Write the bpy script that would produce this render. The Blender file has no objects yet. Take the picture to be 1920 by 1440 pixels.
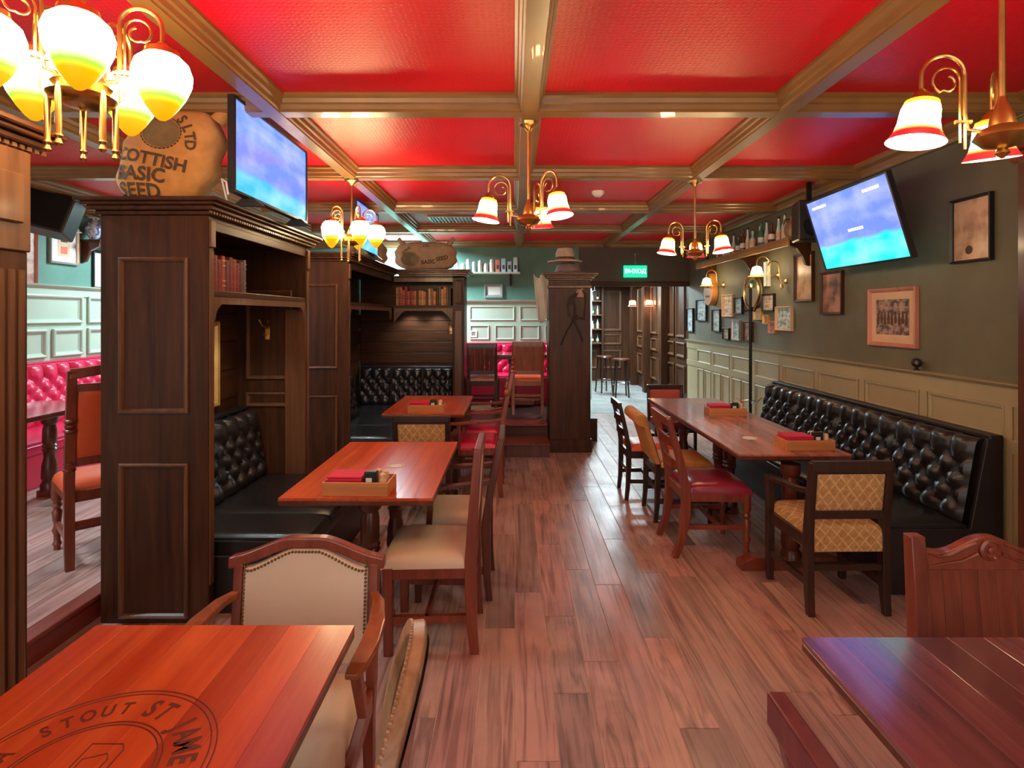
import bpy, bmesh, math, random
from mathutils import Vector, Matrix
random.seed(7)
PI = math.pi
R = math.radians
SC = bpy.context.scene
COL = SC.collection

# ---------------------------------------------------------------- camera, world, exposure
FPX, CX, CY, CAMZ = 1035.0, 963.0, 592.0, 1.65
cam_d = bpy.data.cameras.new('camera')
cam_d.sensor_width = 36.0
cam_d.lens = FPX / 1920.0 * 36.0
cam_d.shift_x = -(CX - 960.0) / 1920.0
cam_d.shift_y = -(720.0 - CY) / 1920.0
cam_d.clip_start = 0.05
cam = bpy.data.objects.new('camera', cam_d)
cam.location = (0, 0, CAMZ)
cam.rotation_euler = (R(90), 0, 0)
COL.objects.link(cam)
SC.camera = cam

w = bpy.data.worlds.new('world')
SC.world = w
w.use_nodes = True
w.node_tree.nodes['Background'].inputs[0].default_value = (1.0, 0.88, 0.80, 1)
w.node_tree.nodes['Background'].inputs[1].default_value = 0.8
SC.view_settings.view_transform = 'Standard'
SC.view_settings.look = 'None'
SC.view_settings.gamma = 1.0
SC.view_settings.use_curve_mapping = False
SC.view_settings.exposure = 1.42
LAMP = 28.0      # radiance of the warm lamp glass
COOL = 26.0     # watts of the cool-white ceiling fittings in the side rooms


def area(name, loc, rot, sx, sy, power, col):
    l = bpy.data.lights.new(name, 'AREA')
    l.shape = 'RECTANGLE'
    l.size, l.size_y, l.energy, l.color = sx, sy, power, col
    o = bpy.data.objects.new(name, l)
    o.location = loc
    o.rotation_euler = rot
    COL.objects.link(o)
    return o


def spot(name, loc, rot, power, ang, col, rad=0.02):
    l = bpy.data.lights.new(name, 'SPOT')
    l.energy, l.spot_size, l.spot_blend, l.color, l.shadow_soft_size = power, R(ang), 0.6, col, rad
    o = bpy.data.objects.new(name, l)
    o.location = loc
    o.rotation_euler = rot
    COL.objects.link(o)
    return o


COOLC = (0.72, 0.92, 1.0)
# light of the cool-white ceiling fittings in the side rooms (their housings are built further down)
for p in ((-3.6, 3.0, 2.872), (-3.9, 6.9, 2.872), (-1.75, 8.65, 2.872)):
    area('side_room_lamp_light', p, (0, 0, 0), 0.5, 0.5, COOL * (3.8 if p[1] > 8 else 1.3), COOLC)
for p in ((2.0, 10.4, 2.385), (1.9, 12.6, 2.385)):
    area('bar_lamp_light', p, (0, 0, 0), 0.5, 0.5, COOL * 1.6, COOLC)


# ---------------------------------------------------------------- mesh helper
class MB:
    def __init__(s):
        s.v, s.f = [], []

    def add(s, vs, fs):
        n = len(s.v)
        s.v += [tuple(a) for a in vs]
        s.f += [tuple(i + n for i in f) for f in fs]
        return s

    def box(s, x0, x1, y0, y1, z0, z1, c=0.0):
        if c <= 0:
            vs = [(x, y, z) for z in (z0, z1) for y in (y0, y1) for x in (x0, x1)]
            return s.add(vs, [(0, 2, 3, 1), (4, 5, 7, 6), (0, 1, 5, 4), (2, 6, 7, 3), (0, 4, 6, 2), (1, 3, 7, 5)])
        c = min(c, (x1 - x0) * .45, (y1 - y0) * .45, (z1 - z0) * .45)
        bm = bmesh.new()
        bmesh.ops.create_cube(bm, size=1)
        for v in bm.verts:
            v.co = ((x0 + x1) / 2 + v.co.x * (x1 - x0), (y0 + y1) / 2 + v.co.y * (y1 - y0), (z0 + z1) / 2 + v.co.z * (z1 - z0))
        bmesh.ops.bevel(bm, geom=bm.edges[:], offset=c, segments=1, affect='EDGES', profile=0.5)
        bm.verts.index_update()
        s.add([v.co[:] for v in bm.verts], [[v.index for v in f.verts] for f in bm.faces])
        bm.free()
        return s

    def tube(s, pts, rad, n=8, closed=False, cap=True):
        pts = [Vector(p) for p in pts]
        m = len(pts)
        if not isinstance(rad, (list, tuple)):
            rad = [rad] * m
        rings = []
        up = None
        for i, p in enumerate(pts):
            if closed:
                t = pts[(i + 1) % m] - pts[i - 1]
            else:
                t = pts[min(i + 1, m - 1)] - pts[max(i - 1, 0)]
            t.normalize()
            if up is None:
                up = Vector((0, 0, 1)) if abs(t.z) < .9 else Vector((1, 0, 0))
            a = (up - t * up.dot(t)).normalized()
            b = t.cross(a)
            up = a
            rings.append([p + (a * math.cos(2 * PI * k / n) + b * math.sin(2 * PI * k / n)) * rad[i] for k in range(n)])
        vs = [v for r in rings for v in r]
        fs = []
        mm = m if closed else m - 1
        for i in range(mm):
            j = (i + 1) % m
            for k in range(n):
                l = (k + 1) % n
                fs.append((i * n + k, i * n + l, j * n + l, j * n + k))
        if cap and not closed:
            fs.append(tuple(range(n))[::-1])
            fs.append(tuple((m - 1) * n + k for k in range(n)))
        return s.add(vs, fs)

    def lathe(s, prof, n=16, c=(0, 0, 0), M=None, caps=True):
        vs, fs = [], []
        for r, z in prof:
            for k in range(n):
                a = 2 * PI * k / n
                vs.append(Vector((r * math.cos(a), r * math.sin(a), z)))
        m = len(prof)
        for i in range(m - 1):
            for k in range(n):
                l = (k + 1) % n
                fs.append((i * n + k, i * n + l, (i + 1) * n + l, (i + 1) * n + k))
        if caps:
            fs.append(tuple(range(n))[::-1])
            fs.append(tuple((m - 1) * n + k for k in range(n)))
        if M is not None:
            vs = [M @ v for v in vs]
        return s.add([v + Vector(c) for v in vs], fs)

    def loft(s, pts, sizes, plane='xy'):
        """rectangles of half sizes lofted through pts"""
        vs, fs = [], []
        if not isinstance(sizes, list):
            sizes = [sizes] * len(pts)
        for p, (a, b) in zip(pts, sizes):
            for (i, j) in ((-1, -1), (1, -1), (1, 1), (-1, 1)):
                if plane == 'xy':
                    vs.append((p[0] + i * a, p[1] + j * b, p[2]))
                elif plane == 'xz':
                    vs.append((p[0] + i * a, p[1], p[2] + j * b))
                else:
                    vs.append((p[0], p[1] + i * a, p[2] + j * b))
        m = len(pts)
        for i in range(m - 1):
            for k in range(4):
                l = (k + 1) % 4
                fs.append((i * 4 + k, i * 4 + l, i * 4 + 4 + l, i * 4 + 4 + k))
        fs.append((3, 2, 1, 0))
        fs.append(tuple(4 * (m - 1) + k for k in range(4)))
        return s.add(vs, fs)

    def prism(s, poly, a0, a1, axis='y'):
        """polygon extruded along an axis; poly coords are the two other axes in order"""
        n = len(poly)
        vs = []
        for a in (a0, a1):
            for (p, q) in poly:
                vs.append({'x': (a, p, q), 'y': (p, a, q), 'z': (p, q, a)}[axis])
        fs = [tuple(range(n))[::-1], tuple(range(n, 2 * n))]
        for k in range(n):
            l = (k + 1) % n
            fs.append((k, l, n + l, n + k))
        return s.add(vs, fs)

    def cushion(s, x0, x1, y0, y1, z0, h, n=10, e=6, p=.4, back=1.0, zb=None):
        """crowned cushion; back = width factor at y0"""
        vs, fs = [], []
        for i in range(n + 1):
            for j in range(n + 1):
                u, v = -1 + 2 * i / n, -1 + 2 * j / n
                u, v = math.sin(u * PI / 2), math.sin(v * PI / 2)
                k = back + (1 - back) * (v + 1) / 2
                x = (x0 + x1) / 2 + u * k * (x1 - x0) / 2
                y = (y0 + y1) / 2 + v * (y1 - y0) / 2
                z = z0 + h * (max(0, 1 - abs(u) ** e) * max(0, 1 - abs(v) ** e)) ** p
                vs.append((x, y, z))
        N = n + 1
        for i in range(n):
            for j in range(n):
                fs.append((i * N + j, (i + 1) * N + j, (i + 1) * N + j + 1, i * N + j + 1))
        edge = [i * N for i in range(N)] + [n * N + j for j in range(1, N)] + [i * N + n for i in range(n - 1, -1, -1)] + [j for j in range(n - 1, 0, -1)]
        base = len(vs)
        zz = z0 - .015 if zb is None else zb
        for q in edge:
            vs.append((vs[q][0], vs[q][1], zz))
        m = len(edge)
        for k in range(m):
            l = (k + 1) % m
            fs.append((edge[l], edge[k], base + k, base + l))
        fs.append(tuple(base + k for k in range(m)))
        return s.add(vs, fs)

    def xf(s, M):
        s.v = [tuple(M @ Vector(p)) for p in s.v]
        return s

    def mesh(s, name, smooth=False):
        me = bpy.data.meshes.new(name)
        me.from_pydata(s.v, [], s.f)
        bm = bmesh.new()
        bm.from_mesh(me)
        bmesh.ops.recalc_face_normals(bm, faces=bm.faces)
        bm.to_mesh(me)
        bm.free()
        if smooth:
            me.shade_smooth()
            me.set_sharp_from_angle(angle=R(42))
        return me

    def build(s, name, mat, parent=None, smooth=False, bev=0.0, loc=None):
        o = bpy.data.objects.new(name, s.mesh(name, smooth))
        COL.objects.link(o)
        if mat is not None:
            o.data.materials.append(mat)
        if parent is not None:
            o.parent = parent
        if loc is not None:
            o.location = loc
        if bev > 0:
            b = o.modifiers.new('bevel', 'BEVEL')
            b.width, b.segments, b.limit_method, b.angle_limit = bev, 2, 'ANGLE', R(40)
        return o


def bx(x0, x1, y0, y1, z0, z1, c=0.0):
    return MB().box(x0, x1, y0, y1, z0, z1, c)


def tag(o, label, cat=None, group=None, kind=None):
    if label:
        o['label'] = label
    if cat:
        o['category'] = cat
    if group:
        o['group'] = group
    if kind:
        o['kind'] = kind
    return o


def thing(name, label, cat, loc=(0, 0, 0), rotz=0.0, group=None):
    o = bpy.data.objects.new(name, None)
    o.empty_display_size = .1
    COL.objects.link(o)
    o.location = loc
    o.rotation_euler = (0, 0, rotz)
    return tag(o, label, cat, group)


def struct(o, label=None):
    o['kind'] = 'structure'
    if label:
        o['label'] = label
    return o


def inst(name, me, parent, loc=(0, 0, 0), rot=(0, 0, 0), scale=(1, 1, 1)):
    o = bpy.data.objects.new(name, me)
    COL.objects.link(o)
    o.parent = parent
    o.location, o.rotation_euler, o.scale = loc, rot, scale
    return o


ORD = ['first', 'second', 'third', 'fourth', 'fifth', 'sixth', 'seventh', 'eighth', 'ninth', 'tenth', 'eleventh', 'twelfth', 'thirteenth',
       'fourteenth', 'fifteenth', 'sixteenth', 'seventeenth', 'eighteenth', 'nineteenth', 'twentieth', 'twenty-first', 'twenty-second',
       'twenty-third', 'twenty-fourth', 'twenty-fifth', 'twenty-sixth']


def px(x, y, Y):
    return ((x - CX) * Y / FPX, Y, CAMZ + (CY - y) * Y / FPX)


# ---------------------------------------------------------------- materials
def nt(name):
    m = bpy.data.materials.new(name)
    m.use_nodes = True
    n = m.node_tree.nodes
    return m, n, m.node_tree.links, n['Principled BSDF']


def ramp(n, stops):
    r = n.new('ShaderNodeValToRGB')
    e = r.color_ramp.elements
    while len(e) < len(stops):
        e.new(0.5)
    for i, (p, c) in enumerate(stops):
        e[i].position = p
        e[i].color = (*c, 1)
    return r


def wood(name, c1, c2, rough=.35, axis='Z', coat=.0, rnd=0.0, sc=1.0, bump=.08, spec=.5):
    m, n, l, b = nt(name)
    tc = n.new('ShaderNodeTexCoord')
    mp = n.new('ShaderNodeMapping')
    s = {'X': (1.4, 22, 22), 'Y': (22, 1.4, 22), 'Z': (22, 22, 1.4)}[axis]
    mp.inputs['Scale'].default_value = tuple(q * sc for q in s)
    oi = n.new('ShaderNodeObjectInfo')
    mul = n.new('ShaderNodeVectorMath')
    mul.operation = 'ADD'
    cmb = n.new('ShaderNodeCombineXYZ')
    mm = n.new('ShaderNodeMath')
    mm.operation = 'MULTIPLY'
    mm.inputs[1].default_value = 37.0
    l.new(oi.outputs['Random'], mm.inputs[0])
    for k in range(3):
        l.new(mm.outputs[0], cmb.inputs[k])
    l.new(tc.outputs['Object'], mp.inputs['Vector'])
    l.new(mp.outputs[0], mul.inputs[0])
    l.new(cmb.outputs[0], mul.inputs[1])
    no = n.new('ShaderNodeTexNoise')
    no.inputs['Scale'].default_value = 1.0
    no.inputs['Detail'].default_value = 7
    no.inputs['Roughness'].default_value = .62
    no.inputs['Distortion'].default_value = .6
    l.new(mul.outputs[0], no.inputs['Vector'])
    rp = ramp(n, [(.3, c1), (.72, c2)])
    l.new(no.outputs['Fac'], rp.inputs[0])
    out = rp.outputs[0]
    if rnd > 0:
        hs = n.new('ShaderNodeHueSaturation')
        mr = n.new('ShaderNodeMapRange')
        mr.inputs[3].default_value = 1 - rnd
        mr.inputs[4].default_value = 1 + rnd
        l.new(oi.outputs['Random'], mr.inputs[0])
        l.new(mr.outputs[0], hs.inputs['Value'])
        l.new(out, hs.inputs['Color'])
        out = hs.outputs[0]
    l.new(out, b.inputs['Base Color'])
    b.inputs['Roughness'].default_value = rough
    b.inputs['Coat Weight'].default_value = coat
    b.inputs['Specular IOR Level'].default_value = spec
    b.inputs['Coat Roughness'].default_value = .12
    bp = n.new('ShaderNodeBump')
    bp.inputs['Strength'].default_value = bump
    bp.inputs['Distance'].default_value = .01
    l.new(no.outputs['Fac'], bp.inputs['Height'])
    l.new(bp.outputs[0], b.inputs['Normal'])
    return m


def plain(name, c, rough=.5, metal=0.0, noise=0.0, nscale=8.0, bump=0.0, bscale=60.0, coat=0.0, emis=None, spec=.5):
    m, n, l, b = nt(name)
    b.inputs['Base Color'].default_value = (*c, 1)
    b.inputs['Roughness'].default_value = rough
    b.inputs['Metallic'].default_value = metal
    b.inputs['Coat Weight'].default_value = coat
    b.inputs['Specular IOR Level'].default_value = spec
    tc = n.new('ShaderNodeTexCoord')
    if noise > 0:
        no = n.new('ShaderNodeTexNoise')
        no.inputs['Scale'].default_value = nscale
        no.inputs['Detail'].default_value = 6
        l.new(tc.outputs['Object'], no.inputs['Vector'])
        rp = ramp(n, [(.3, tuple(q * (1 - noise) for q in c)), (.7, tuple(min(1, q * (1 + noise)) for q in c))])
        l.new(no.outputs['Fac'], rp.inputs[0])
        l.new(rp.outputs[0], b.inputs['Base Color'])
    if bump > 0:
        n2 = n.new('ShaderNodeTexNoise')
        n2.inputs['Scale'].default_value = bscale
        n2.inputs['Detail'].default_value = 4
        l.new(tc.outputs['Object'], n2.inputs['Vector'])
        bp = n.new('ShaderNodeBump')
        bp.inputs['Strength'].default_value = bump
        bp.inputs['Distance'].default_value = .01
        l.new(n2.outputs['Fac'], bp.inputs['Height'])
        l.new(bp.outputs[0], b.inputs['Normal'])
    if emis:
        b.inputs['Emission Color'].default_value = (*emis[0], 1)
        b.inputs['Emission Strength'].default_value = emis[1]
    return m


def glow(name, stops):
    """glass shade that glows, colour along its own height (Generated z); stops (pos, colour, strength)"""
    m, n, l, b = nt(name)
    tc = n.new('ShaderNodeTexCoord')
    sp = n.new('ShaderNodeSeparateXYZ')
    l.new(tc.outputs['Generated'], sp.inputs[0])
    rp = ramp(n, [(p, c) for p, c, s in stops])
    r2 = ramp(n, [(p, (s / 40,) * 3) for p, c, s in stops])
    l.new(sp.outputs[2], rp.inputs[0])
    l.new(sp.outputs[2], r2.inputs[0])
    mu = n.new('ShaderNodeMath')
    mu.operation = 'MULTIPLY'
    mu.inputs[1].default_value = 40
    l.new(r2.outputs[0], mu.inputs[0])
    l.new(rp.outputs[0], b.inputs['Emission Color'])
    l.new(mu.outputs[0], b.inputs['Emission Strength'])
    b.inputs['Base Color'].default_value = (.03, .02, .01, 1)
    b.inputs['Roughness'].default_value = .25
    return m


def diamond_fabric(name, c1, c2, k=16.0):
    m, n, l, b = nt(name)
    tc = n.new('ShaderNodeTexCoord')
    sp = n.new('ShaderNodeSeparateXYZ')
    l.new(tc.outputs['Object'], sp.inputs[0])
    def math2(op, a, c):
        q = n.new('ShaderNodeMath')
        q.operation = op
        for i, v in enumerate((a, c)):
            if isinstance(v, (int, float)):
                q.inputs[i].default_value = v
            elif v is not None:
                l.new(v, q.inputs[i])
        return q.outputs[0]
    vz = math2('ADD', sp.outputs[2], math2('MULTIPLY', sp.outputs[1], .8))
    a = math2('MULTIPLY', math2('ADD', sp.outputs[0], math2('MULTIPLY', vz, .85)), k)
    c = math2('MULTIPLY', math2('SUBTRACT', sp.outputs[0], math2('MULTIPLY', vz, .85)), k)
    da = math2('ABSOLUTE', math2('SUBTRACT', math2('FRACT', a, 0), .5), 0)
    dc = math2('ABSOLUTE', math2('SUBTRACT', math2('FRACT', c, 0), .5), 0)
    mn = math2('MINIMUM', da, dc)
    rp = ramp(n, [(.05, c2), (.11, c1)])
    l.new(mn, rp.inputs[0])
    no = n.new('ShaderNodeTexNoise')
    no.inputs['Scale'].default_value = 45
    l.new(tc.outputs['Object'], no.inputs['Vector'])
    mx = n.new('ShaderNodeMix')
    mx.data_type = 'RGBA'
    mx.blend_type = 'MULTIPLY'
    mx.inputs[0].default_value = .8
    r3 = ramp(n, [(.35, (.72, .6, .45)), (.65, (1, 1, 1))])
    l.new(no.outputs['Fac'], r3.inputs[0])
    l.new(rp.outputs[0], mx.inputs[6])
    l.new(r3.outputs[0], mx.inputs[7])
    l.new(mx.outputs[2], b.inputs['Base Color'])
    b.inputs['Roughness'].default_value = .85
    return m


def screen(name, hi, lo, split, strength):
    """television picture: two noisy colour fields"""
    m, n, l, b = nt(name)
    tc = n.new('ShaderNodeTexCoord')
    sp = n.new('ShaderNodeSeparateXYZ')
    l.new(tc.outputs['Generated'], sp.inputs[0])
    no = n.new('ShaderNodeTexNoise')
    no.inputs['Scale'].default_value = 3.2
    no.inputs['Detail'].default_value = 5
    l.new(tc.outputs['Generated'], no.inputs['Vector'])
    ad = n.new('ShaderNodeMath')
    ad.operation = 'MULTIPLY_ADD'
    ad.inputs[1].default_value = .22
    l.new(no.outputs['Fac'], ad.inputs[0])
    l.new(sp.outputs[2], ad.inputs[2])
    rp = ramp(n, [(split + .07, lo), (split + .13, hi)])
    l.new(ad.outputs[0], rp.inputs[0])
    r2 = ramp(n, [(.42, (0, 0, 0)), (.7, (.35, .3, .25))])
    l.new(no.outputs['Fac'], r2.inputs[0])
    mx = n.new('ShaderNodeMix')
    mx.data_type = 'RGBA'
    mx.blend_type = 'ADD'
    mx.inputs[0].default_value = .6
    l.new(rp.outputs[0], mx.inputs[6])
    l.new(r2.outputs[0], mx.inputs[7])
    l.new(mx.outputs[2], b.inputs['Emission Color'])
    b.inputs['Emission Strength'].default_value = strength
    b.inputs['Base Color'].default_value = (.01, .01, .012, 1)
    b.inputs['Roughness'].default_value = .15
    return m


def picture(name, c1, c2, scale=6.0, rough=.35):
    m, n, l, b = nt(name)
    tc = n.new('ShaderNodeTexCoord')
    no = n.new('ShaderNodeTexNoise')
    no.inputs['Scale'].default_value = scale
    no.inputs['Detail'].default_value = 5
    l.new(tc.outputs['Generated'], no.inputs['Vector'])
    rp = ramp(n, [(.38, c1), (.58, c2)])
    l.new(no.outputs['Fac'], rp.inputs[0])
    l.new(rp.outputs[0], b.inputs['Base Color'])
    b.inputs['Roughness'].default_value = rough
    return m


def ceiling_red():
    m, n, l, b = nt('red_lacquered_ceiling')
    tc = n.new('ShaderNodeTexCoord')
    b.inputs['Base Color'].default_value = (.64, .002, .022, 1)
    b.inputs['Specular Tint'].default_value = (1.0, .72, .42, 1)
    b.inputs['Roughness'].default_value = .42
    b.inputs['Coat Weight'].default_value = .0
    b.inputs['Coat Roughness'].default_value = .25
    vo = n.new('ShaderNodeTexVoronoi')
    vo.inputs['Scale'].default_value = 38
    vo.inputs['Randomness'].default_value = .35
    l.new(tc.outputs['Object'], vo.inputs['Vector'])
    rp = ramp(n, [(.12, (1, 1, 1)), (.35, (0, 0, 0))])
    l.new(vo.outputs['Distance'], rp.inputs[0])
    bp = n.new('ShaderNodeBump')
    bp.inputs['Strength'].default_value = .2
    bp.inputs['Distance'].default_value = .006
    l.new(rp.outputs[0], bp.inputs['Height'])
    l.new(bp.outputs[0], b.inputs['Normal'])
    return m


def floor_wood():
    m, n, l, b = nt('floor_plank_wood')
    tc = n.new('ShaderNodeTexCoord')
    oi = n.new('ShaderNodeObjectInfo')
    cmb = n.new('ShaderNodeCombineXYZ')
    mm = n.new('ShaderNodeMath')
    mm.operation = 'MULTIPLY'
    mm.inputs[1].default_value = 61.0
    l.new(oi.outputs['Random'], mm.inputs[0])
    for k in range(3):
        l.new(mm.outputs[0], cmb.inputs[k])
    va = n.new('ShaderNodeVectorMath')
    va.operation = 'ADD'
    l.new(tc.outputs['Object'], va.inputs[0])
    l.new(cmb.outputs[0], va.inputs[1])
    mp = n.new('ShaderNodeMapping')
    mp.inputs['Scale'].default_value = (30, 1.8, 30)
    l.new(va.outputs[0], mp.inputs['Vector'])
    no = n.new('ShaderNodeTexNoise')
    no.inputs['Scale'].default_value = 1
    no.inputs['Detail'].default_value = 8
    no.inputs['Distortion'].default_value = 1.2
    l.new(mp.outputs[0], no.inputs['Vector'])
    base = ramp(n, [(0, (.24, .155, .14)), (.2, (.50, .335, .29)), (.45, (.60, .335, .295)), (.7, (.38, .265, .24)), (.85, (.58, .36, .30)), (1, (.64, .44, .33))])
    l.new(oi.outputs['Random'], base.inputs[0])
    gr = ramp(n, [(.3, (.45, .40, .40)), (.55, (1, 1, 1)), (.8, (1.0, .94, .9))])
    l.new(no.outputs['Fac'], gr.inputs[0])
    # worn blotches
    n2 = n.new('ShaderNodeTexNoise')
    n2.inputs['Scale'].default_value = 3.0
    n2.inputs['Detail'].default_value = 4
    l.new(va.outputs[0], n2.inputs['Vector'])
    wr = ramp(n, [(.35, (.7, .68, .68)), (.65, (1, 1, 1))])
    l.new(n2.outputs['Fac'], wr.inputs[0])
    def mul(a, c):
        mx = n.new('ShaderNodeMix')
        mx.data_type = 'RGBA'
        mx.blend_type = 'MULTIPLY'
        mx.inputs[0].default_value = 1
        l.new(a, mx.inputs[6])
        l.new(c, mx.inputs[7])
        return mx.outputs[2]
    l.new(mul(mul(base.outputs[0], gr.outputs[0]), wr.outputs[0]), b.inputs['Base Color'])
    rr = ramp(n, [(.3, (.42,) * 3), (.7, (.3,) * 3)])
    l.new(n2.outputs['Fac'], rr.inputs[0])
    l.new(rr.outputs[0], b.inputs['Roughness'])
    bp = n.new('ShaderNodeBump')
    bp.inputs['Strength'].default_value = .12
    bp.inputs['Distance'].default_value = .01
    l.new(no.outputs['Fac'], bp.inputs['Height'])
    l.new(bp.outputs[0], b.inputs['Normal'])
    return m


M = {}
M['ceil'] = ceiling_red()
M['beam'] = plain('tan_gloss_beam_paint', (.235, .12, .036), .35, noise=.12, nscale=5, coat=.15)
M['floor'] = floor_wood()
M['gap'] = plain('dusty_floor_joint', (.62, .5, .4), .8, noise=.2)
M['dark'] = wood('dark_oak', (.026, .0085, .0035), (.085, .029, .010), .42, 'Z', .02, spec=.28)
M['darkX'] = wood('dark_oak_across', (.026, .0085, .0035), (.085, .029, .010), .42, 'X', .02, spec=.28)
M['darkY'] = wood('dark_oak_along', (.026, .0085, .0035), (.085, .029, .010), .42, 'Y', .02, spec=.28)
M['edge'] = wood('worn_oak_moulding', (.075, .028, .011), (.17, .07, .028), .36, 'Z', .1)
M['table'] = wood('red_mahogany_boards', (.38, .034, .006), (.62, .12, .028), .28, 'Y', .1, rnd=.14, sc=.7)
M['tableR'] = wood('plum_mahogany_boards', (.10, .022, .03), (.23, .07, .078), .2, 'Y', 1.0, rnd=.22, sc=.7)
M['tableL'] = wood('rosy_mahogany_boards', (.30, .085, .06), (.52, .19, .14), .25, 'Y', .3, rnd=.2, sc=.7)
M['tleg'] = wood('dark_mahogany', (.05, .012, .006), (.15, .035, .016), .32, 'Z', .2)
M['chairw'] = wood('red_brown_chair_wood', (.13, .022, .01), (.26, .055, .025), .32, 'Z', .2)
M['chaird'] = wood('very_dark_chair_wood', (.018, .008, .006), (.05, .02, .013), .3, 'Z', .25)
M['chairo'] = wood('orange_chair_wood', (.20, .05, .014), (.36, .11, .03), .34, 'Z', .2)
M['cream'] = plain('cream_leather', (.66, .54, .40), .42, noise=.05, nscale=3, bump=.08, bscale=200)
M['black'] = plain('black_leather', (.012, .011, .012), .27, noise=.2, nscale=5, bump=.12, bscale=220, coat=.1)
M['blackv'] = plain('black_leatherette_side', (.012, .009, .009), .45, noise=.2, bump=.1, bscale=200)
M['redl'] = plain('crimson_leather', (.62, .012, .075), .3, noise=.08, nscale=4, bump=.08, bscale=200)
M['orangel'] = plain('orange_red_leather', (.68, .10, .03), .4, noise=.08, nscale=4, bump=.08, bscale=200)
M['maroonl'] = plain('maroon_leather', (.25, .02, .045), .25, noise=.1, nscale=4, bump=.06, bscale=200)
M['tan'] = plain('tan_upholstery', (.50, .23, .06), .75, noise=.15, nscale=20, bump=.15, bscale=200)
M['diam'] = diamond_fabric('yellow_diamond_fabric', (.50, .30, .12), (.70, .46, .22))
M['green'] = plain('dark_green_wall_paint', (.135, .128, .08), .6, noise=.18, nscale=2.2, bump=.06, bscale=30)
M['sage'] = plain('sage_wainscot_paint', (.36, .30, .17), .45, noise=.05, nscale=3)
M['sageL'] = plain('cool_lit_sage_wainscot_paint', (.40, .50, .40), .42, noise=.05, nscale=3)  # sage wainscot again, with the side rooms' cool light put into its colour
M['greenL'] = plain('cool_lit_green_wall_paint', (.10, .24, .19), .6, noise=.18, nscale=2.2)  # same green paint as the right wall, teal cast of cool light painted in
M['brass'] = plain('aged_brass', (.62, .38, .13), .3, 1.0, noise=.15, nscale=12)
M['blackp'] = plain('black_plastic', (.012, .012, .014), .4, noise=.1)
M['blackm'] = plain('black_iron', (.015, .013, .012), .4, .6, noise=.1)
M['chrome'] = plain('chrome', (.75, .75, .75), .15, 1.0, noise=.03)
M['white'] = plain('white_plastic', (.75, .73, .70), .45, noise=.03)
M['cool'] = plain('lit_cool_diffuser', (.9, .95, 1), .5, noise=.02, emis=((.75, .93, 1.0), 3.0))
M['egg'] = glow('glowing_egg_glass', [(0, (1, .33, .0), .5), (.22, (1, .42, .0), .55), (.31, (.36, 1, .05), .55), (.38, (.8, 1, .45), .7), (.47, (1, .70, .38), LAMP), (.92, (1, .70, .38), LAMP), (1, (1, .6, .2), .9)])
M['bell'] = glow('glowing_bell_glass', [(0, (.75, .005, .02), .5), (.17, (.85, .01, .02), .55), (.26, (1, .62, .12), 1.2), (.36, (1, .70, .36), LAMP), (.74, (1, .70, .36), LAMP), (.86, (1, .50, .04), 1.0), (1, (1, .42, .02), .5)])
M['opal'] = plain('lit_opal_lining', (.5, .5, .5), .5, noise=.01, emis=((1, .9, .78), .9))
M['bulb'] = plain('lit_bulb', (1, 1, 1), .5, noise=.01, emis=((1, .74, .42), LAMP * 1.6))
M['burlap'] = plain('burlap', (.62, .29, .085), .9, noise=.15, nscale=14, bump=.4, bscale=320)
M['ink'] = plain('dark_print', (.10, .05, .02), .8, noise=.2, nscale=30)
M['papercream'] = plain('aged_paper', (.66, .44, .27), .5, noise=.06, nscale=3)
M['paperwhite'] = plain('white_paper', (.72, .72, .68), .5, noise=.05, nscale=3)
M['kraft'] = wood('light_pine_caddy', (.40, .15, .045), (.58, .25, .085), .45, 'X', .0)
M['napkin'] = plain('crimson_napkin', (.60, .015, .06), .75, noise=.08, nscale=10)
M['gold'] = plain('gilt_frame', (.66, .40, .10), .35, .5, noise=.12, nscale=9)
M['silver'] = plain('silver_frame', (.55, .53, .50), .3, .7, noise=.12, nscale=14)
M['pinkframe'] = wood('pink_beech_frame', (.46, .17, .12), (.62, .27, .19), .4, 'Z')
M['glass'] = plain('clear_bottle_glass', (.55, .72, .74), .08, noise=.05, spec=.8)
M['gglass'] = plain('green_bottle_glass', (.03, .20, .11), .1, noise=.1, spec=.8)
M['bglass'] = plain('brown_bottle_glass', (.13, .04, .012), .1, noise=.1, spec=.8)
M['stone'] = plain('grey_floor_tile', (.36, .37, .36), .25, noise=.15, nscale=3)

# ================================================================ the room
ZC, ZB = 2.90, 2.80
XR, XL, YF, Y0 = 2.95, -5.0, 9.3, -2.0


def frame_mb(w, h, prof):
    """mitred rectangular moulding in the xz plane, proud towards -y; prof = (inset, depth) loop"""
    vs, fs = [], []
    m = len(prof)
    for (sx, sz) in ((-1, -1), (1, -1), (1, 1), (-1, 1)):
        for (i, d) in prof:
            vs.append((sx * (w / 2 - i), -d, sz * (h / 2 - i)))
    for c in range(4):
        e = (c + 1) % 4
        for k in range(m):
            j = (k + 1) % m
            fs.append((c * m + k, e * m + k, e * m + j, c * m + j))
    return MB().add(vs, fs)


MOULD = [(0, 0), (0, .012), (.006, .016), (.014, .014), (.022, .005), (.028, .004), (.028, 0)]
FACE_MX, FACE_PX = R(-90), R(90)    # turn a piece built facing -y to face -x or +x

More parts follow.
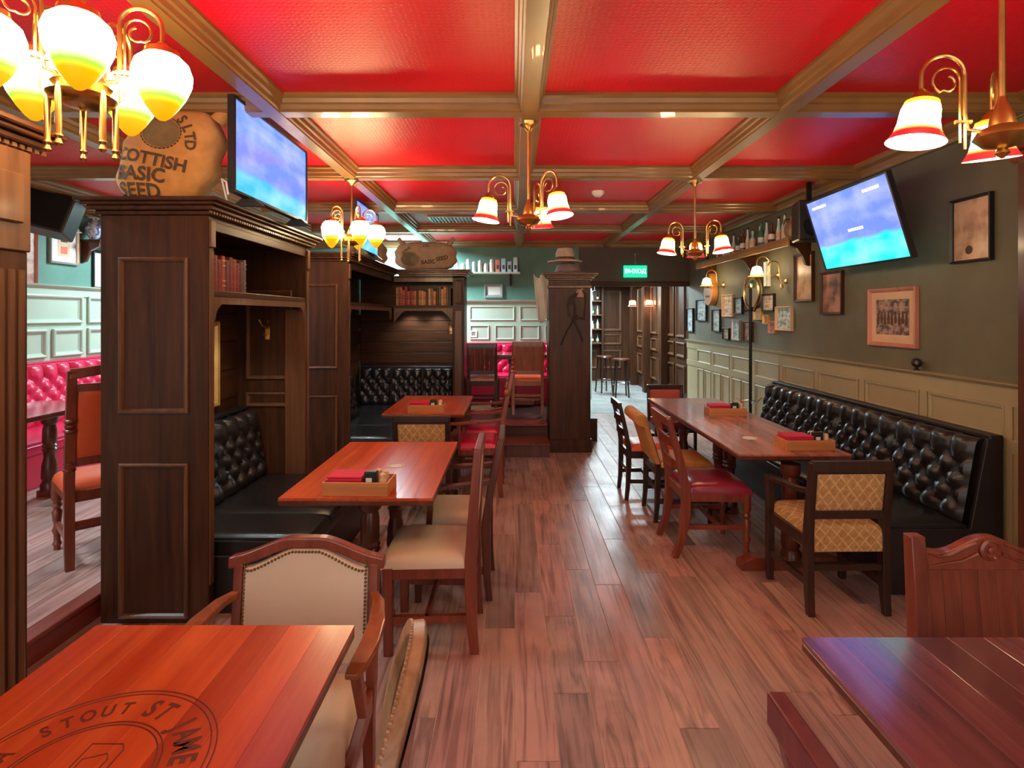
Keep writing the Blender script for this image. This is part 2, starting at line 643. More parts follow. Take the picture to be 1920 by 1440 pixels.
struct(bx(XL, 1.4, Y0, YF, -.10, -.003).build('floor', M['gap']))
floor = bpy.data.objects['floor']
bx(1.4, XR, Y0, YF, -.10, -.003).build('subfloor', M['gap'], floor)
pl = bx(-.0802, .0802, -.5, .5, -.02, 0, .0015).mesh('plank')
pl.materials.append(M['floor'])
k = 0
xx = -2.28
while xx < XR - .05:
    yy = .6 + random.random() * .9
    while yy < YF - .02:
        L = random.choice((.62, .95, 1.25, 1.25, 1.55))
        L = min(L, YF - yy)
        if L > .08:
            inst('plank', pl, floor, (xx + .0815, yy + L / 2, 0), scale=(1, L - .0025, 1))
        yy += L
    xx += .1635

# raised floor of the left side room and of the red alcove
plat = struct(bx(XL, -2.30, Y0, YF, -.012, .118).build('floor_left_platform', M['darkY']))
bx(-2.300, -2.272, 1.9, 7.9, 0, .105).build('riser', wood('red_riser_wood', (.13, .02, .014), (.24, .045, .03), .4, 'Y'), plat)
bx(-2.36, -2.262, 1.9, 7.9, .105, .13, .004).build('nosing', wood('red_nosing_wood', (.16, .03, .02), (.28, .06, .04), .35, 'Y'), plat)
xx = -2.36 - 12 * .1635
while xx < -2.40:
    yy = 1.6 + random.random()
    while yy < 7.4:
        L = random.choice((.95, 1.25, 1.55))
        inst('plank', pl, plat, (xx + .0815, yy + L / 2, .13), scale=(1, L - .0025, 1))
        yy += L
    xx += .1635
alc = struct(bx(-.66, .42, 6.78, YF, 0, .30).build('floor_alcove', M['darkX']))
bx(-2.3, -.66, 7.98, YF, -.01, .30).build('platform_side', M['darkX'], alc)
bx(.42, 1.1, 7.25, YF, 0, .30).build('platform_side', M['darkX'], alc)
bx(-.66, .42, 6.43, 6.78, 0, .145).build('step', M['tleg'], alc)
bx(-.66, .42, 6.40, 6.79, .145, .17, .005).build('step_tread', M['chairw'], alc)
bx(-.66, .42, 6.75, 7.05, .30, .325, .005).build('step_tread', M['chairw'], alc)

# ceiling, red panels, beams
ceil = struct(bx(XL, XR, Y0, YF, ZC + .012, 3.0).build('ceiling', M['ceil']))
BX = [-4.29, -2.83, -1.37, .09, 1.55]
BY = [-1.33, .17, 1.67, 3.17, 4.67, 6.17, 7.67]
pxs = [XL] + BX + [XR]
pys = [Y0] + BY + [YF]
for i in range(len(pxs) - 1):
    for j in range(len(pys) - 1):
        bx(pxs[i] + .01, pxs[i + 1] - .01, pys[j] + .01, pys[j + 1] - .01, ZC, ZC + .012).build('red_panel', M['ceil'], ceil)


def beam_prof(zo=0.0):
    half = [(.085, ZC), (.085, ZC - .018), (.072, ZC - .028), (.066, ZC - .05), (.056, ZC - .058), (.052, ZC - .082), (.043, ZC - .09), (.043, ZB + zo)]
    return [(a, z) for a, z in half] + [(-a, z) for a, z in half[::-1]]


n_trim = 0
for x in BX:
    n_trim += 1
    struct(MB().prism([(x + a, z) for a, z in beam_prof()], Y0, YF, 'y').build('trim_%d' % n_trim, M['beam']),
           'tan painted ceiling beam running the length of the room')
for y in BY:
    n_trim += 1
    struct(MB().prism([(y + a, z) for a, z in beam_prof(.003)], XL, XR, 'x').build('trim_%d' % n_trim, M['beam']),
           'tan painted ceiling beam running across the room')
CORN = [(0, ZC), (.13, ZC), (.13, ZC - .02), (.11, ZC - .035), (.07, ZC - .05), (.045, ZC - .075), (.035, ZB), (0, ZB)]
n_trim += 1
struct(MB().prism([(XR - a, z) for a, z in CORN], Y0, YF, 'y').build('trim_%d' % n_trim, M['beam']), 'tan cornice along the right wall')
n_trim += 1
struct(MB().prism([(XL + a, z) for a, z in CORN], Y0, YF, 'y').build('trim_%d' % n_trim, M['beam']), 'tan cornice along the left wall')
n_trim += 1
struct(MB().prism([(YF - a, z) for a, z in CORN], XL, XR, 'x').build('trim_%d' % n_trim, M['beam']), 'tan cornice along the far wall')

# walls
wr = struct(bx(XR, XR + .1, Y0, YF, -.1, 3.0).build('wall_right', M['green']))
wl = struct(bx(XL - .1, XL, Y0, YF, -.1, 3.0).build('wall_left', M['greenL']))
wf = struct(bx(XL, 1.1, YF, YF + .1, -.1, 3.0).build('wall_far', M['greenL']))
bx(1.1, XR, YF, YF + .1, 2.16, 3.0).build('header', plain('dark_header_paint', (.07, .05, .035), .5, noise=.1), wf)
bx(1.02, 2.95, YF - .05, YF, 2.14, 2.22, .01).build('header_rail', M['darkX'], wf)
bx(1.0, 1.1, YF - .04, YF + .14, 0, 2.14, .008).build('opening_jamb', M['dark'], wf)

# right wainscot
WZ = 1.257
bx(XR - .022, XR, 3.07, YF, 0, WZ - .03).build('wainscot_backing', M['sage'], wr)
bx(XR - .05, XR, 3.07, YF, 0, .13, .006).build('skirting', M['sage'], wr)
bx(XR - .034, XR - .02, 3.07, YF, WZ - .14, WZ - .03).build('top_rail', M['sage'], wr)
bx(XR - .034, XR - .02, 3.07, YF, .84, .92).build('middle_rail', M['sage'], wr)
MB().prism([(XR, WZ - .035), (XR - .045, WZ - .03), (XR - .07, WZ - .012), (XR - .075, WZ), (XR, WZ)], 3.07, YF, 'y').build('cap_rail', M['sage'], wr)
stile = bx(-.035, .035, -.012, 0, 0, WZ - .04).mesh('stile')
stile.materials.append(M['sage'])
fmU = frame_mb(.60, .20, MOULD).mesh('panel_moulding')
fmL = frame_mb(.27, .66, MOULD).mesh('panel_moulding_low')
for q in (fmU, fmL):
    q.materials.append(M['sage'])
YS = [3.245 + .697 * i for i in range(-0, 9)]
for i in range(9):
    ys = 3.235 + .697 * i
    inst('stile', stile, wr, (XR - .02, ys + (.03 if i == 0 else 0), .02), (0, 0, FACE_MX))
    if ys + .697 < YF + .25:
        yc = ys + .3485
        if yc + .32 < YF:
            inst('panel_moulding', fmU, wr, (XR - .022, yc, 1.015), (0, 0, FACE_MX))
            for d in (-.16, .16):
                inst('panel_moulding', fmL, wr, (XR - .022, yc + d, .49), (0, 0, FACE_MX))
# dark wooden pilaster where the wainscot starts
n_trim += 1
pil = struct(bx(2.80, XR, 2.68, 3.07, 0, 2.62, .006).build('trim_%d' % n_trim, wood('red_brown_pilaster_wood', (.05, .014, .008), (.13, .04, .02), .35, 'Z', .2)), 'dark red-brown wooden pilaster at the near end of the right wall')
bx(2.77, XR, 2.64, 3.09, 2.50, 2.56, .01).build('pilaster_cap', M['chairw'], pil)
bx(2.74, XR, 2.61, 3.11, 2.56, 2.63, .012).build('pilaster_cap', M['chairw'], pil)
bx(2.77, XR, 2.65, 3.085, 0, .14, .01).build('pilaster_foot', M['chairw'], pil)

# left wainscot (high, two rows) and the same in the alcove
WL = 1.985
bx(XL, XL + .022, 3.0, YF, .13, WL - .03).build('wainscot_backing', M['sageL'], wl)
MB().prism([(XL, WL - .045), (XL + .045, WL - .04), (XL + .075, WL - .015), (XL + .08, WL), (XL, WL)], 3.0, YF, 'y').build('cap_rail', M['sageL'], wl)
bx(XL + .02, XL + .034, 3.0, YF, WL - .12, WL - .04).build('top_rail', M['sageL'], wl)
MOULD2 = [(0, 0), (0, .026), (.012, .032), (.026, .028), (.04, .008), (.05, .006), (.05, 0)]
fA = frame_mb(.90, .31, MOULD2).mesh('panel_moulding_wide')
fB = frame_mb(.41, .30, MOULD2).mesh('panel_moulding_half')
for q in (fA, fB):
    q.materials.append(M['sageL'])
for i in range(6):
    yc = 3.95 + .98 * i
    if yc + .45 > YF:
        break
    inst('panel_moulding', fA, wl, (XL + .02, yc, 1.72), (0, 0, FACE_PX))
    for d in (-.245, .245):
        inst('panel_moulding', fB, wl, (XL + .02, yc + d, 1.355), (0, 0, FACE_PX))
bx(-2.4, 1.0, YF - .022, YF, .3, 1.89).build('wainscot_backing', M['sageL'], wf)
MB().prism([(YF, 1.875), (YF - .045, 1.88), (YF - .07, 1.90), (YF - .075, 1.915), (YF, 1.915)], -2.4, 1.0, 'x').build('cap_rail', M['sageL'], wf)
fC = frame_mb(.75, .24, MOULD).mesh('panel_moulding_wide')
fD = frame_mb(.32, .24, MOULD).mesh('panel_moulding_half')
for q in (fC, fD):
    q.materials.append(M['sageL'])
for i in range(4):
    xc = -2.04 + .84 * i
    inst('panel_moulding', fC, wf, (xc, YF - .02, 1.69))
    for d in (-.21, .21):
        inst('panel_moulding', fD, wf, (xc + d, YF - .02, 1.37))
# cool-white ceiling fittings of the side rooms
for i, (p, lab) in enumerate((((-3.6, 3.0), 'square cool-white ceiling light over the left side room table'), ((-3.9, 6.9), 'square cool-white ceiling light at the far end of the left side room'), ((-1.75, 8.65), 'square cool-white ceiling light in the red alcove'))):
    t = thing('ceiling_light', lab, 'ceiling light', (p[0], p[1], ZC), 0, 'cool-white ceiling lights')
    frame_mb(.56, .56, [(0, 0), (0, .03), (.03, .03), (.03, 0)]).xf(Matrix.Rotation(R(90), 4, 'X')).build('housing', M['white'], t)
    bx(-.25, .25, -.25, .25, -.02, -.001).build('diffuser', M['cool'], t)

# ---------------------------------------------------------------- bar hall beyond the opening
YB = 14.0
bf = struct(bx(.2, XR, YF, YB, -.1, 0).build('floor_bar', M['stone']))
tl = bx(-.248, .248, -.248, .248, 0, .004, .002).mesh('tile')
tl.materials.append(M['stone'])
for i in range(5):
    for j in range(9):
        inst('tile', tl, bf, (.55 + .5 * i, YF + .3 + .5 * j, 0))
bc = struct(bx(.2, XR + .1, YF + .1, YB + .1, 2.42, 2.5).build('ceiling_bar', plain('dark_bar_ceiling', (.06, .05, .045), .2, noise=.1)))
bwr = struct(bx(XR, XR + .1, YF, YB, -.1, 2.6).build('wall_bar_right', M['dark']))
bwl = struct(bx(.1, .2, YF + .1, YB, -.1, 2.6).build('wall_bar_left', M['greenL']))
bwb = struct(bx(.2, XR, YB, YB + .1, -.1, 2.6).build('wall_bar_back', M['dark']))
fE = frame_mb(.50, 1.02, MOULD2).mesh('dark_panel_tall')
fF = frame_mb(.50, .26, MOULD2).mesh('dark_panel_low')
fG = frame_mb(.50, .46, MOULD2).mesh('dark_panel_base')
for q in (fE, fF, fG):
    q.materials.append(M['edge'])
for i in range(7):
    yc = YF + .42 + .62 * i
    inst('panel_moulding', fE, bwr, (XR, yc, 1.78), (0, 0, FACE_MX))
    inst('panel_moulding', fF, bwr, (XR, yc, 1.05), (0, 0, FACE_MX))
    inst('panel_moulding', fG, bwr, (XR, yc, .55), (0, 0, FACE_MX))
for i, y in enumerate((10.55, 11.9, 13.2)):
    bx(XR - .16, XR, y - .09, y + .09, 0, 2.42, .008).build('pilaster', M['dark'], bwr)
for i in range(4):
    xc = .62 + .62 * i
    inst('panel_moulding', fE, bwb, (xc, YB, 1.78))
    inst('panel_moulding', fF, bwb, (xc, YB, 1.05))
    inst('panel_moulding', fG, bwb, (xc, YB, .55))
for p, lab in (((2.0, 10.4), 'flat cool-white light on the bar hall ceiling near the opening'), ((1.9, 12.6), 'flat cool-white light on the bar hall ceiling at the back')):
    t = thing('ceiling_light', lab, 'ceiling light', (p[0], p[1], 2.42), 0, 'bar hall ceiling lights')
    frame_mb(.56, .56, [(0, 0), (0, .045), (.03, .045), (.03, 0)]).xf(Matrix.Rotation(R(90), 4, 'X')).build('housing', M['white'], t)
    bx(-.25, .25, -.25, .25, -.03, -.001).build('diffuser', M['cool'], t)

# ================================================================ booth furniture
def cornice(w0, w1, d0, d1, z=2.19):
    m = MB()
    for (a, b, o) in ((0, .022, .018), (.022, .046, .045), (.046, .064, .066), (.064, .085, .085)):
        m.box(w0 - o, w1 + o, d0 - o, d1 + o, z + a, z + b, .005)
    return m


def spot_lamp(parent, x, y, z, power=6, ang=110):
    MB().lathe([(.03, 0), (.03, .012), (.022, .014)], 14, (x, y, z - .014)).build('spot_ring', M['chrome'], parent, True)
    MB().lathe([(.02, 0), (.02, .006)], 14, (x, y, z - .017)).build('spot_lens', M['cool'], parent, True)


def coat_hook(parent, loc, rotz):
    m = MB()
    m.box(-.02, .02, -.008, 0, -.06, .05, .004)
    m.tube([(0, -.008, -.02), (0, -.05, -.035), (0, -.07, -.01)], [.006, .006, .008], 6)
    for s in (-1, 1):
        m.tube([(0, -.008, .03), (s * .02, -.05, .05), (s * .035, -.075, .1)], [.006, .006, .008], 6)
    m.xf(Matrix.Translation(loc) @ Matrix.Rotation(rotz, 4, 'Z'))
    return m.build('coat_hook', M['brass'], parent, True)


def hutch(label, X, Y, L, far=True, D=.58):
    """open bookcase booth surround that faces +x; X is its front, Y its near end"""
    t = thing('booth_bookcase', label, 'bookcase', (X, Y, 0))
    ep = bx(-D, 0, 0, .055, 0, 2.19, .004).build('end_panel', M['dark'], t)
    for (zc, h) in ((1.545, .835), (.445, .83)):
        frame_mb(.37, h, [(0, 0), (0, .014), (.008, .02), (.018, .016), (.026, .004), (.026, 0)]).build('panel_moulding', M['edge'], ep, loc=(-D / 2 + .0, .001, zc))
    bx(-D, -D + .03, .055, L - .055 if far else L + .40, 0, 2.19).build('back_panel', M['darkY'], t)
    for i, z in enumerate((1.02, 1.24, 1.46)):
        bx(-D + .03, -D + .04, .055, L - .055 if far else L + .36, z, z + .208, .003).build('back_board', M['darkY'], t)
    if far:
        fp = bx(-D, 0, L - .055, L, 0, 2.19, .004).build('end_panel', M['dark'], t)
        frame_mb(.36, .70, MOULD).build('panel_moulding', M['edge'], fp, loc=(-D / 2, L - .056, 1.50))
        frame_mb(.36, .11, MOULD).build('panel_moulding', M['edge'], fp, loc=(-D / 2, L - .056, .99))
        bx(-.16, 0, L - .075, L - .055, .2, 1.70, .004).build('pilaster_strip', M['edge'], fp)
        coat_hook(t, (-.30, L - .06, 1.52), 0)
    sh = bx(-D + .03, -.005, .055, L - .055, 1.755, 1.79, .004).build('shelf', M['darkY'], t)
    a = [(.055, 1.755), (.055, 1.60), (.075, 1.62), (.10, 1.68), (.15, 1.715), (L - .15, 1.715), (L - .10, 1.68), (L - .075, 1.62), (L - .055, 1.60), (L - .055, 1.755)]
    MB().prism(a, -.03, -.006, 'x').build('arched_apron', M['edge'], sh)
    bx(-D + .03, -.005, .055, L - .055, 2.165, 2.19).build('top_board', M['darkY'], t)
    bx(-.03, -.004, .055, L - .055, 2.115, 2.165, .003).build('frieze', M['darkY'], t)
    cn = cornice(-D, 0, 0, L).build('cornice', M['darkY'], t)
    m = MB()
    for i in range(int((L + .1) / .028)):
        m.box(.02, .03, -.03 + i * .028, -.03 + i * .028 + .017, 2.196, 2.210)
    m.build('beading', M['edge'], cn)['kind'] = 'stuff'
    for y in ([.0275, L - .0275] if far else [.0275]):
        bx(0, .014, y - .024, y + .024, 2.02, 2.165, .003).build('corner_block', M['edge'], t)
        m = bx(0, .006, y - .022, y + .022, .2, 2.0, .002)
        m.build('front_strip', M['edge'], t)
    for y in (.32, L * .55):
        spot_lamp(t, -.25, y, 1.755)
    return t


def tuft_section(w, H, lean, cols, rows, depth, nu=8, zone=.2):
    """padded back section: vertical pleats at head and foot, buttoned diamonds between; faces -y"""
    NU, NV = cols * nu, 34
    p = w / cols
    vs, fs = [], []
    for j in range(NV + 1):
        v = j / NV
        for i in range(NU + 1):
            u = i / NU * w
            if v > 1 - zone or v < zone * .75:
                hgt = abs(math.sin(PI * u / p)) ** .45
            else:
                vv = (v - zone * .75) / (1 - zone * 1.75) * rows
                a, b = u / p + vv, u / p - vv
                hgt = (abs(math.sin(PI * a)) * abs(math.sin(PI * b))) ** .5
            ends = min(1, (1 - abs(2 * i / NU - 1)) * 8) ** .5
            foot = min(1, v * 9) ** .5
            y = -depth * (hgt * .8 + .2) * ends * foot
            z = v * H
            yy = lean * v
            if v > .9:
                q = (v - .9) / .1
                yy += .07 * (1 - math.sqrt(max(0, 1 - q * q)))
                z = .9 * H + .1 * H * math.sin(q * PI / 2)
            vs.append((u - w / 2, y + yy, z))
    N = NU + 1
    for j in range(NV):
        for i in range(NU):
            fs.append((j * N + i, j * N + i + 1, (j + 1) * N + i + 1, (j + 1) * N + i))
    return MB().add(vs, fs)


def bench(name, label, loc, rotz, L, n, D, mat, side, sh=.42, bh=.93, seats=None, cols=4, rows=2, ends=(True, True), thick=.22):
    t = thing(name, label, 'bench', loc, rotz)
    bx(-L / 2 + .005, L / 2 - .005, -D + .03, -.03, 0, sh - .1, .006).build('base', side, t)
    poly = [(-.005, 0), (-D + .02, 0), (-D + .015, sh - .03), (-thick + .02, sh - .03), (-.10, bh - .01), (-.005, bh)]
    for s, e in zip((-1, 1), ends):
        if e:
            x0, x1 = (-L / 2, -L / 2 + .022) if s < 0 else (L / 2 - .022, L / 2)
            MB().prism(poly, x0, x1, 'x').build('side_panel', side, t, bev=.004)
    MB().prism([(-.004, sh - .1), (-thick + .03, sh - .1), (-.11, bh - .03), (-.004, bh - .02)], -L / 2 + .02, L / 2 - .02, 'x').build('back_frame', side, t)
    bx(-L / 2, L / 2, -.085, -.002, bh - .015, bh + .012, .006).build('top_rail', side, t)
    sw = (L - .04) / n
    me = tuft_section(sw - .018, bh - sh + .0, thick - .13, cols, rows, .05).mesh('back_cushion', True)
    me.materials.append(mat)
    for i in range(n):
        inst('back_cushion', me, t, (-L / 2 + .02 + sw * (i + .5), -thick - .01, sh - .01))
    cuts = seats or [i / 2 for i in range(3)]
    for a, b in zip(cuts[:-1], cuts[1:]):
        xa, xb = -L / 2 + .02 + (L - .04) * a, -L / 2 + .02 + (L - .04) * b
        m = MB().cushion(xa + .002, xb - .002, -D, -thick + .03, sh - .045, .05, 14, 14, .3, zb=sh - .11)
        c = m.build('seat_cushion', mat, t, True)
        zz = sh - .043
        y0, y1 = -D, -thick
        MB().tube([(xa + .008, y1, zz + .02), (xa + .008, y0 + .03, zz + .01), (xa + .03, y0, zz), (xb - .03, y0, zz), (xb - .008, y0 + .03, zz + .01), (xb - .008, y1, zz + .02)], .006, 6).build('piping', side, c, True)
    return t


XH = -1.637
hutch('dark oak booth bookcase with red books, nearest tall end panel in the middle', XH, 2.96, 1.45)
hutch('dark oak bookcase end cut off by the left picture edge', XH, .40, 1.44)
h2 = hutch('dark oak booth bookcase behind the egg-shaped lamps, with empty shelf', XH, 5.47, 2.02, far=False)
# fluted pilaster on the aisle face of the nearest bookcase
near = [o for o in bpy.data.objects if o.name.startswith('booth_bookcase')][1]
m = MB().box(0, .022, 1.20, 1.435, 0, 1.86, .003)
fp = m.build('fluted_pilaster', M['dark'], near)
for i in range(6):
    MB().tube([(.022, 1.225 + i * .037, .2), (.022, 1.225 + i * .037, 1.8)], .011, 8).build('reed', M['edge'], fp, True)
bx(0, .03, 1.20, 1.44, 1.86, 2.19, .004).build('pilaster_head', M['edge'], near)
bx(.03, .045, 1.30, 1.40, 1.95, 2.11, .005).build('carved_block', M['edge'], near)
bx(-.58, .025, 1.18, 1.445, 0, .14, .01).build('foot_block', M['dark'], near)

# return unit that faces the camera at the end of the second booth
t = thing('booth_bookcase', 'dark oak booth bookcase filled with old red and brown books, facing the camera', 'bookcase', (-1.632, 7.5, 0))
W3 = .962
bx(-.55, W3 - .16, .36, .39, 0, 2.17).build('back_panel', M['darkX'], t)
for z in (.98, 1.13, 1.28, 1.43, 1.58):
    bx(-.535, W3 - .17, .345, .36, z, z + .145, .004).build('back_board', M['darkX'], t)
po = bx(W3 - .16, W3, 0, .42, 0, 2.19, .005).build('end_post', M['dark'], t)
frame_mb(.11, .33, MOULD).build('panel_moulding', M['edge'], po, loc=(W3 - .08, -.001, 1.97))
bx(W3 - .13, W3 - .03, -.014, 0, .15, 1.72, .004).build('post_strip', M['edge'], po)
sh = bx(-.535, W3 - .16, .02, .36, 1.755, 1.79, .003).build('shelf', M['darkX'], t)
MB().prism([(0, 1.755), (0, 1.56), (.03, 1.60), (.08, 1.66), (.14, 1.715), (W3 - .30, 1.715), (W3 - .24, 1.66), (W3 - .19, 1.60), (W3 - .16, 1.56), (W3 - .16, 1.755)], .02, .045, 'y').build('arched_apron', M['edge'], sh)
bx(-.55, W3, 0, .42, 2.165, 2.19).build('top_board', M['darkX'], t)
bx(0, W3 - .16, .01, .03, 2.11, 2.165, .003).build('frieze', M['edge'], t)
cornice(.09, W3, 0, .42).build('cornice', M['edge'], t)
for x in (.25, .62):
    spot_lamp(t, x, .2, 1.755)
coat_hook(t, (W3 - .22, .345, 1.45), 0)

# light of the under-shelf spots
for (x, y, z) in ((XH - .25, 3.28, 1.73), (XH - .25, 3.76, 1.73), (XH - .25, 5.79, 1.73), (XH - .25, 6.62, 1.73), (-1.45, 7.7, 1.73), (-1.08, 7.7, 1.73)):
    spot('shelf_spot_light', (x, y, z), (0, 0, 0), 5, 120, (.85, .97, 1.0))

# benches
bench('booth_bench', 'black buttoned leather bench inside the nearest booth', (-2.175, 3.70, 0), R(90), 1.30, 2, 1.03, M['black'], M['blackv'], seats=[0, .30, 1], ends=(False, False))
bench('booth_bench', 'black buttoned leather bench along the side of the second booth', (-2.175, 6.22, 0), R(90), 1.36, 2, .98, M['black'], M['blackv'], ends=(False, False))
bench('booth_bench', 'black buttoned leather bench under the shelf of old books', (-1.485, 7.843, 0), 0, 1.34, 3, .93, M['black'], M['blackv'], ends=(False, False), cols=3)
bench('wall_bench', 'long black buttoned leather bench along the right wall', (2.90, 4.635, 0), R(-90), 2.75, 4, .69, M['black'], M['blackv'], seats=[0, .34, .67, 1])
bench('wall_bench', 'crimson buttoned leather bench along the left side room wall', (XL + .03, 6.0, .13), R(90), 4.4, 6, .80, M['redl'], M['redl'], bh=1.03)
bench('wall_bench', 'crimson buttoned leather bench at the back of the alcove', (-.55, YF - .03, .30), 0, 2.9, 4, .65, M['redl'], M['redl'], bh=.89)

# wooden pillar beside the passage
t = thing('wooden_pillar', 'dark wooden pillar with straps hanging on it beside the passage', 'pillar', (.68, 6.92, 0))
bx(-.25, .25, -.25, .25, 0, 2.10, .006).build('shaft', M['dark'], t)
bx(-.27, .27, -.27, .27, 0, .16, .01).build('foot', M['dark'], t)
cornice(-.25, .25, -.25, .25, 2.08).build('cornice', M['edge'], t)
bx(-.27, .27, -.27, .27, 1.98, 2.02, .008).build('neck_moulding', M['edge'], t)


# ================================================================ tables
def table(label, x0, x1, y0, y1, z=.76, mat='table', z0=0.0, boards=8, inset=.25, parts=1, foot='tleg'):
    cx, cy = (x0 + x1) / 2, (y0 + y1) / 2
    t = thing('pub_table', label, 'table', (cx, cy, z0))
    hx, hy = (x1 - x0) / 2, (y1 - y0) / 2
    tops = []
    for k in range(parts):
        a = -hy + 2 * hy * k / parts
        b = -hy + 2 * hy * (k + 1) / parts
        top = bx(-hx, hx, a + .001, b - .001, z - .038, z - .012, .004).build('tabletop', M['tleg'], t)
        bw = 2 * hx / boards
        bm_ = bx(-bw / 2 + .0002, bw / 2 - .0002, a + .002, b - .002, -.013, 0, .0004).mesh('board')
        bm_.materials.append(M[mat])
        for i in range(boards):
            inst('board', bm_, top, (-hx + bw * (i + .5), 0, z))
        bx(-hx + .17, hx - .17, a + .12, b - .12, z - .075, z - .038, .004).build('apron', M['tleg'], t)
        tops.append(top)
    ys = [-hy + .28, hy - .28] if parts == 1 else [-hy + .07, -.12, .12, hy - .07]
    ins0 = inset
    for y in ys:
        inset = .3 if parts == 2 and abs(y) < .2 else ins0
        MB().lathe([(.06, z - .075), (.06, z - .14), (.042, z - .16), (.05, z - .2), (.052, z - .3), (.047, z - .32), (.056, z - .335), (.047, z - .35), (.056, z - .365), (.045, z - .38), (.04, z - .43), (.055, z - .5), (.06, .16), (.05, .13), (.065, .1), (.065, .06)], 16, (0, y, 0)).build('turned_leg', M[foot], t, True)
        MB().prism([(-hx + inset, 0), (-hx + inset, .05), (-hx + inset + .08, .085), (hx - inset - .08, .085), (hx - inset, .05), (hx - inset, 0)], y - .045, y + .045, 'y').build('trestle_foot', M['chairw'], t, bev=.006)
    return t, tops


tA, topsA = table('orange-red mahogany table with carved round emblem in the left foreground', -1.20, -.457, .36, 1.59)
tB, _ = table('orange-red mahogany table in front of the nearest booth bench', -1.15, -.395, 2.69, 3.90)
tC, _ = table('orange-red mahogany table in front of the second booth bench', -1.20, -.45, 5.02, 6.15)
tD, _ = table('long mahogany double table beside the black wall bench', 1.45, 2.17, 3.54, 5.96, mat='tableL', parts=2, inset=.02)
tE, _ = table('dark plum mahogany table reflecting blue in the right foreground', .797, 1.60, .36, 1.53, mat='tableR')
tF, _ = table('dark pub table on the left platform in front of the crimson bench', -4.25, -3.60, 3.85, 4.95, mat='tableR', z0=.13)
tG, _ = table('dark pub table in the red alcove behind two chairs', -.6, .55, 7.95, 8.60, mat='tableR', z0=.325)


def text_mb(s, size, font_bold=False):
    c = bpy.data.curves.new('t', 'FONT')
    c.body = s
    c.size = size
    c.align_x = 'CENTER'
    c.align_y = 'CENTER'
    c.resolution_u = 3
    c.offset = size * (.03 if font_bold else 0)
    o = bpy.data.objects.new('t', c)
    COL.objects.link(o)
    dg = bpy.context.evaluated_depsgraph_get()
    dg.update()
    me = bpy.data.meshes.new_from_object(o.evaluated_get(dg))
    vs = [v.co.copy() for v in me.vertices]
    fs = [tuple(p.vertices) for p in me.polygons]
    bpy.data.objects.remove(o)
    bpy.data.curves.remove(c)
    bpy.data.meshes.remove(me)
    return vs, fs


# carved emblem of the foreground table
ec = Vector((-.850, 1.062, 0)) - Vector((tA.location.x, tA.location.y, 0))
GR = plain('carved_groove', (.12, .012, .005), .5, noise=.1)
m = MB()
for r in (.247, .236, .148, .139):
    m.tube([(ec.x + r * math.cos(a), ec.y + r * math.sin(a), .7601) for a in [2 * PI * i / 72 for i in range(72)]], .0017, 6, closed=True)
em = m.build('carved_ring', GR, tA, True)
m = MB()


def ring_text(m, word, a0, step, r, size):
    a = a0
    for ch in word:
        if ch != ' ':
            vs, fs = text_mb(ch, size, True)
            Rt = Matrix.Translation((ec.x + r * math.cos(R(a)), ec.y + r * math.sin(R(a)), .7606)) @ Matrix.Rotation(R(a - 90), 4, 'Z') @ Matrix.Diagonal((.72, 1, 1, 1))
            m.add([Rt @ v for v in vs], fs)
        a -= step
    return a


ring_text(m, 'EXTRA STOUT', 208, 11, .189, .052)
ring_text(m, "ST JAMES'S GATE", 80, 11, .189, .07)
o = m.build('carved_lettering', GR, tA)
o['kind'] = 'stuff'
m = MB()
for pth in ([(-.03, .0), (-.03, .085), (.035, .085), (.045, .07), (.045, -.03)], [(-.02, .0), (-.02, .045), (.02, .06), (.03, .045), (.03, -.03)]):
    m.tube([(ec.x + x + .005, ec.y + y + .0, .7601) for x, y in pth], .0016, 6)
m.build('carved_harp_outline', GR, tA, True)


def coaster(label, x, y, z):
    t = thing('coaster', label, 'coaster', (x, y, z))
    MB().lathe([(.05, 0), (.05, .002)], 24).build('card', M['paperwhite'], t)
    vs, fs = text_mb('GUINNESS', .015)
    MB().add([v + Vector((0, 0, .0026)) for v in vs], fs).build('print', M['ink'], t)
    frame = MB().tube([(.042 * math.cos(2 * PI * i / 24), .042 * math.sin(2 * PI * i / 24), .0022) for i in range(24)], .0012, 4, closed=True)
    frame.build('printed_ring', M['ink'], t)


coaster('small white printed round mat on the nearest booth table', px(742, 874, 3.27)[0], 3.27, .76)
coaster('small pale printed round mat on the long double table', 1.72, 4.02, .76)


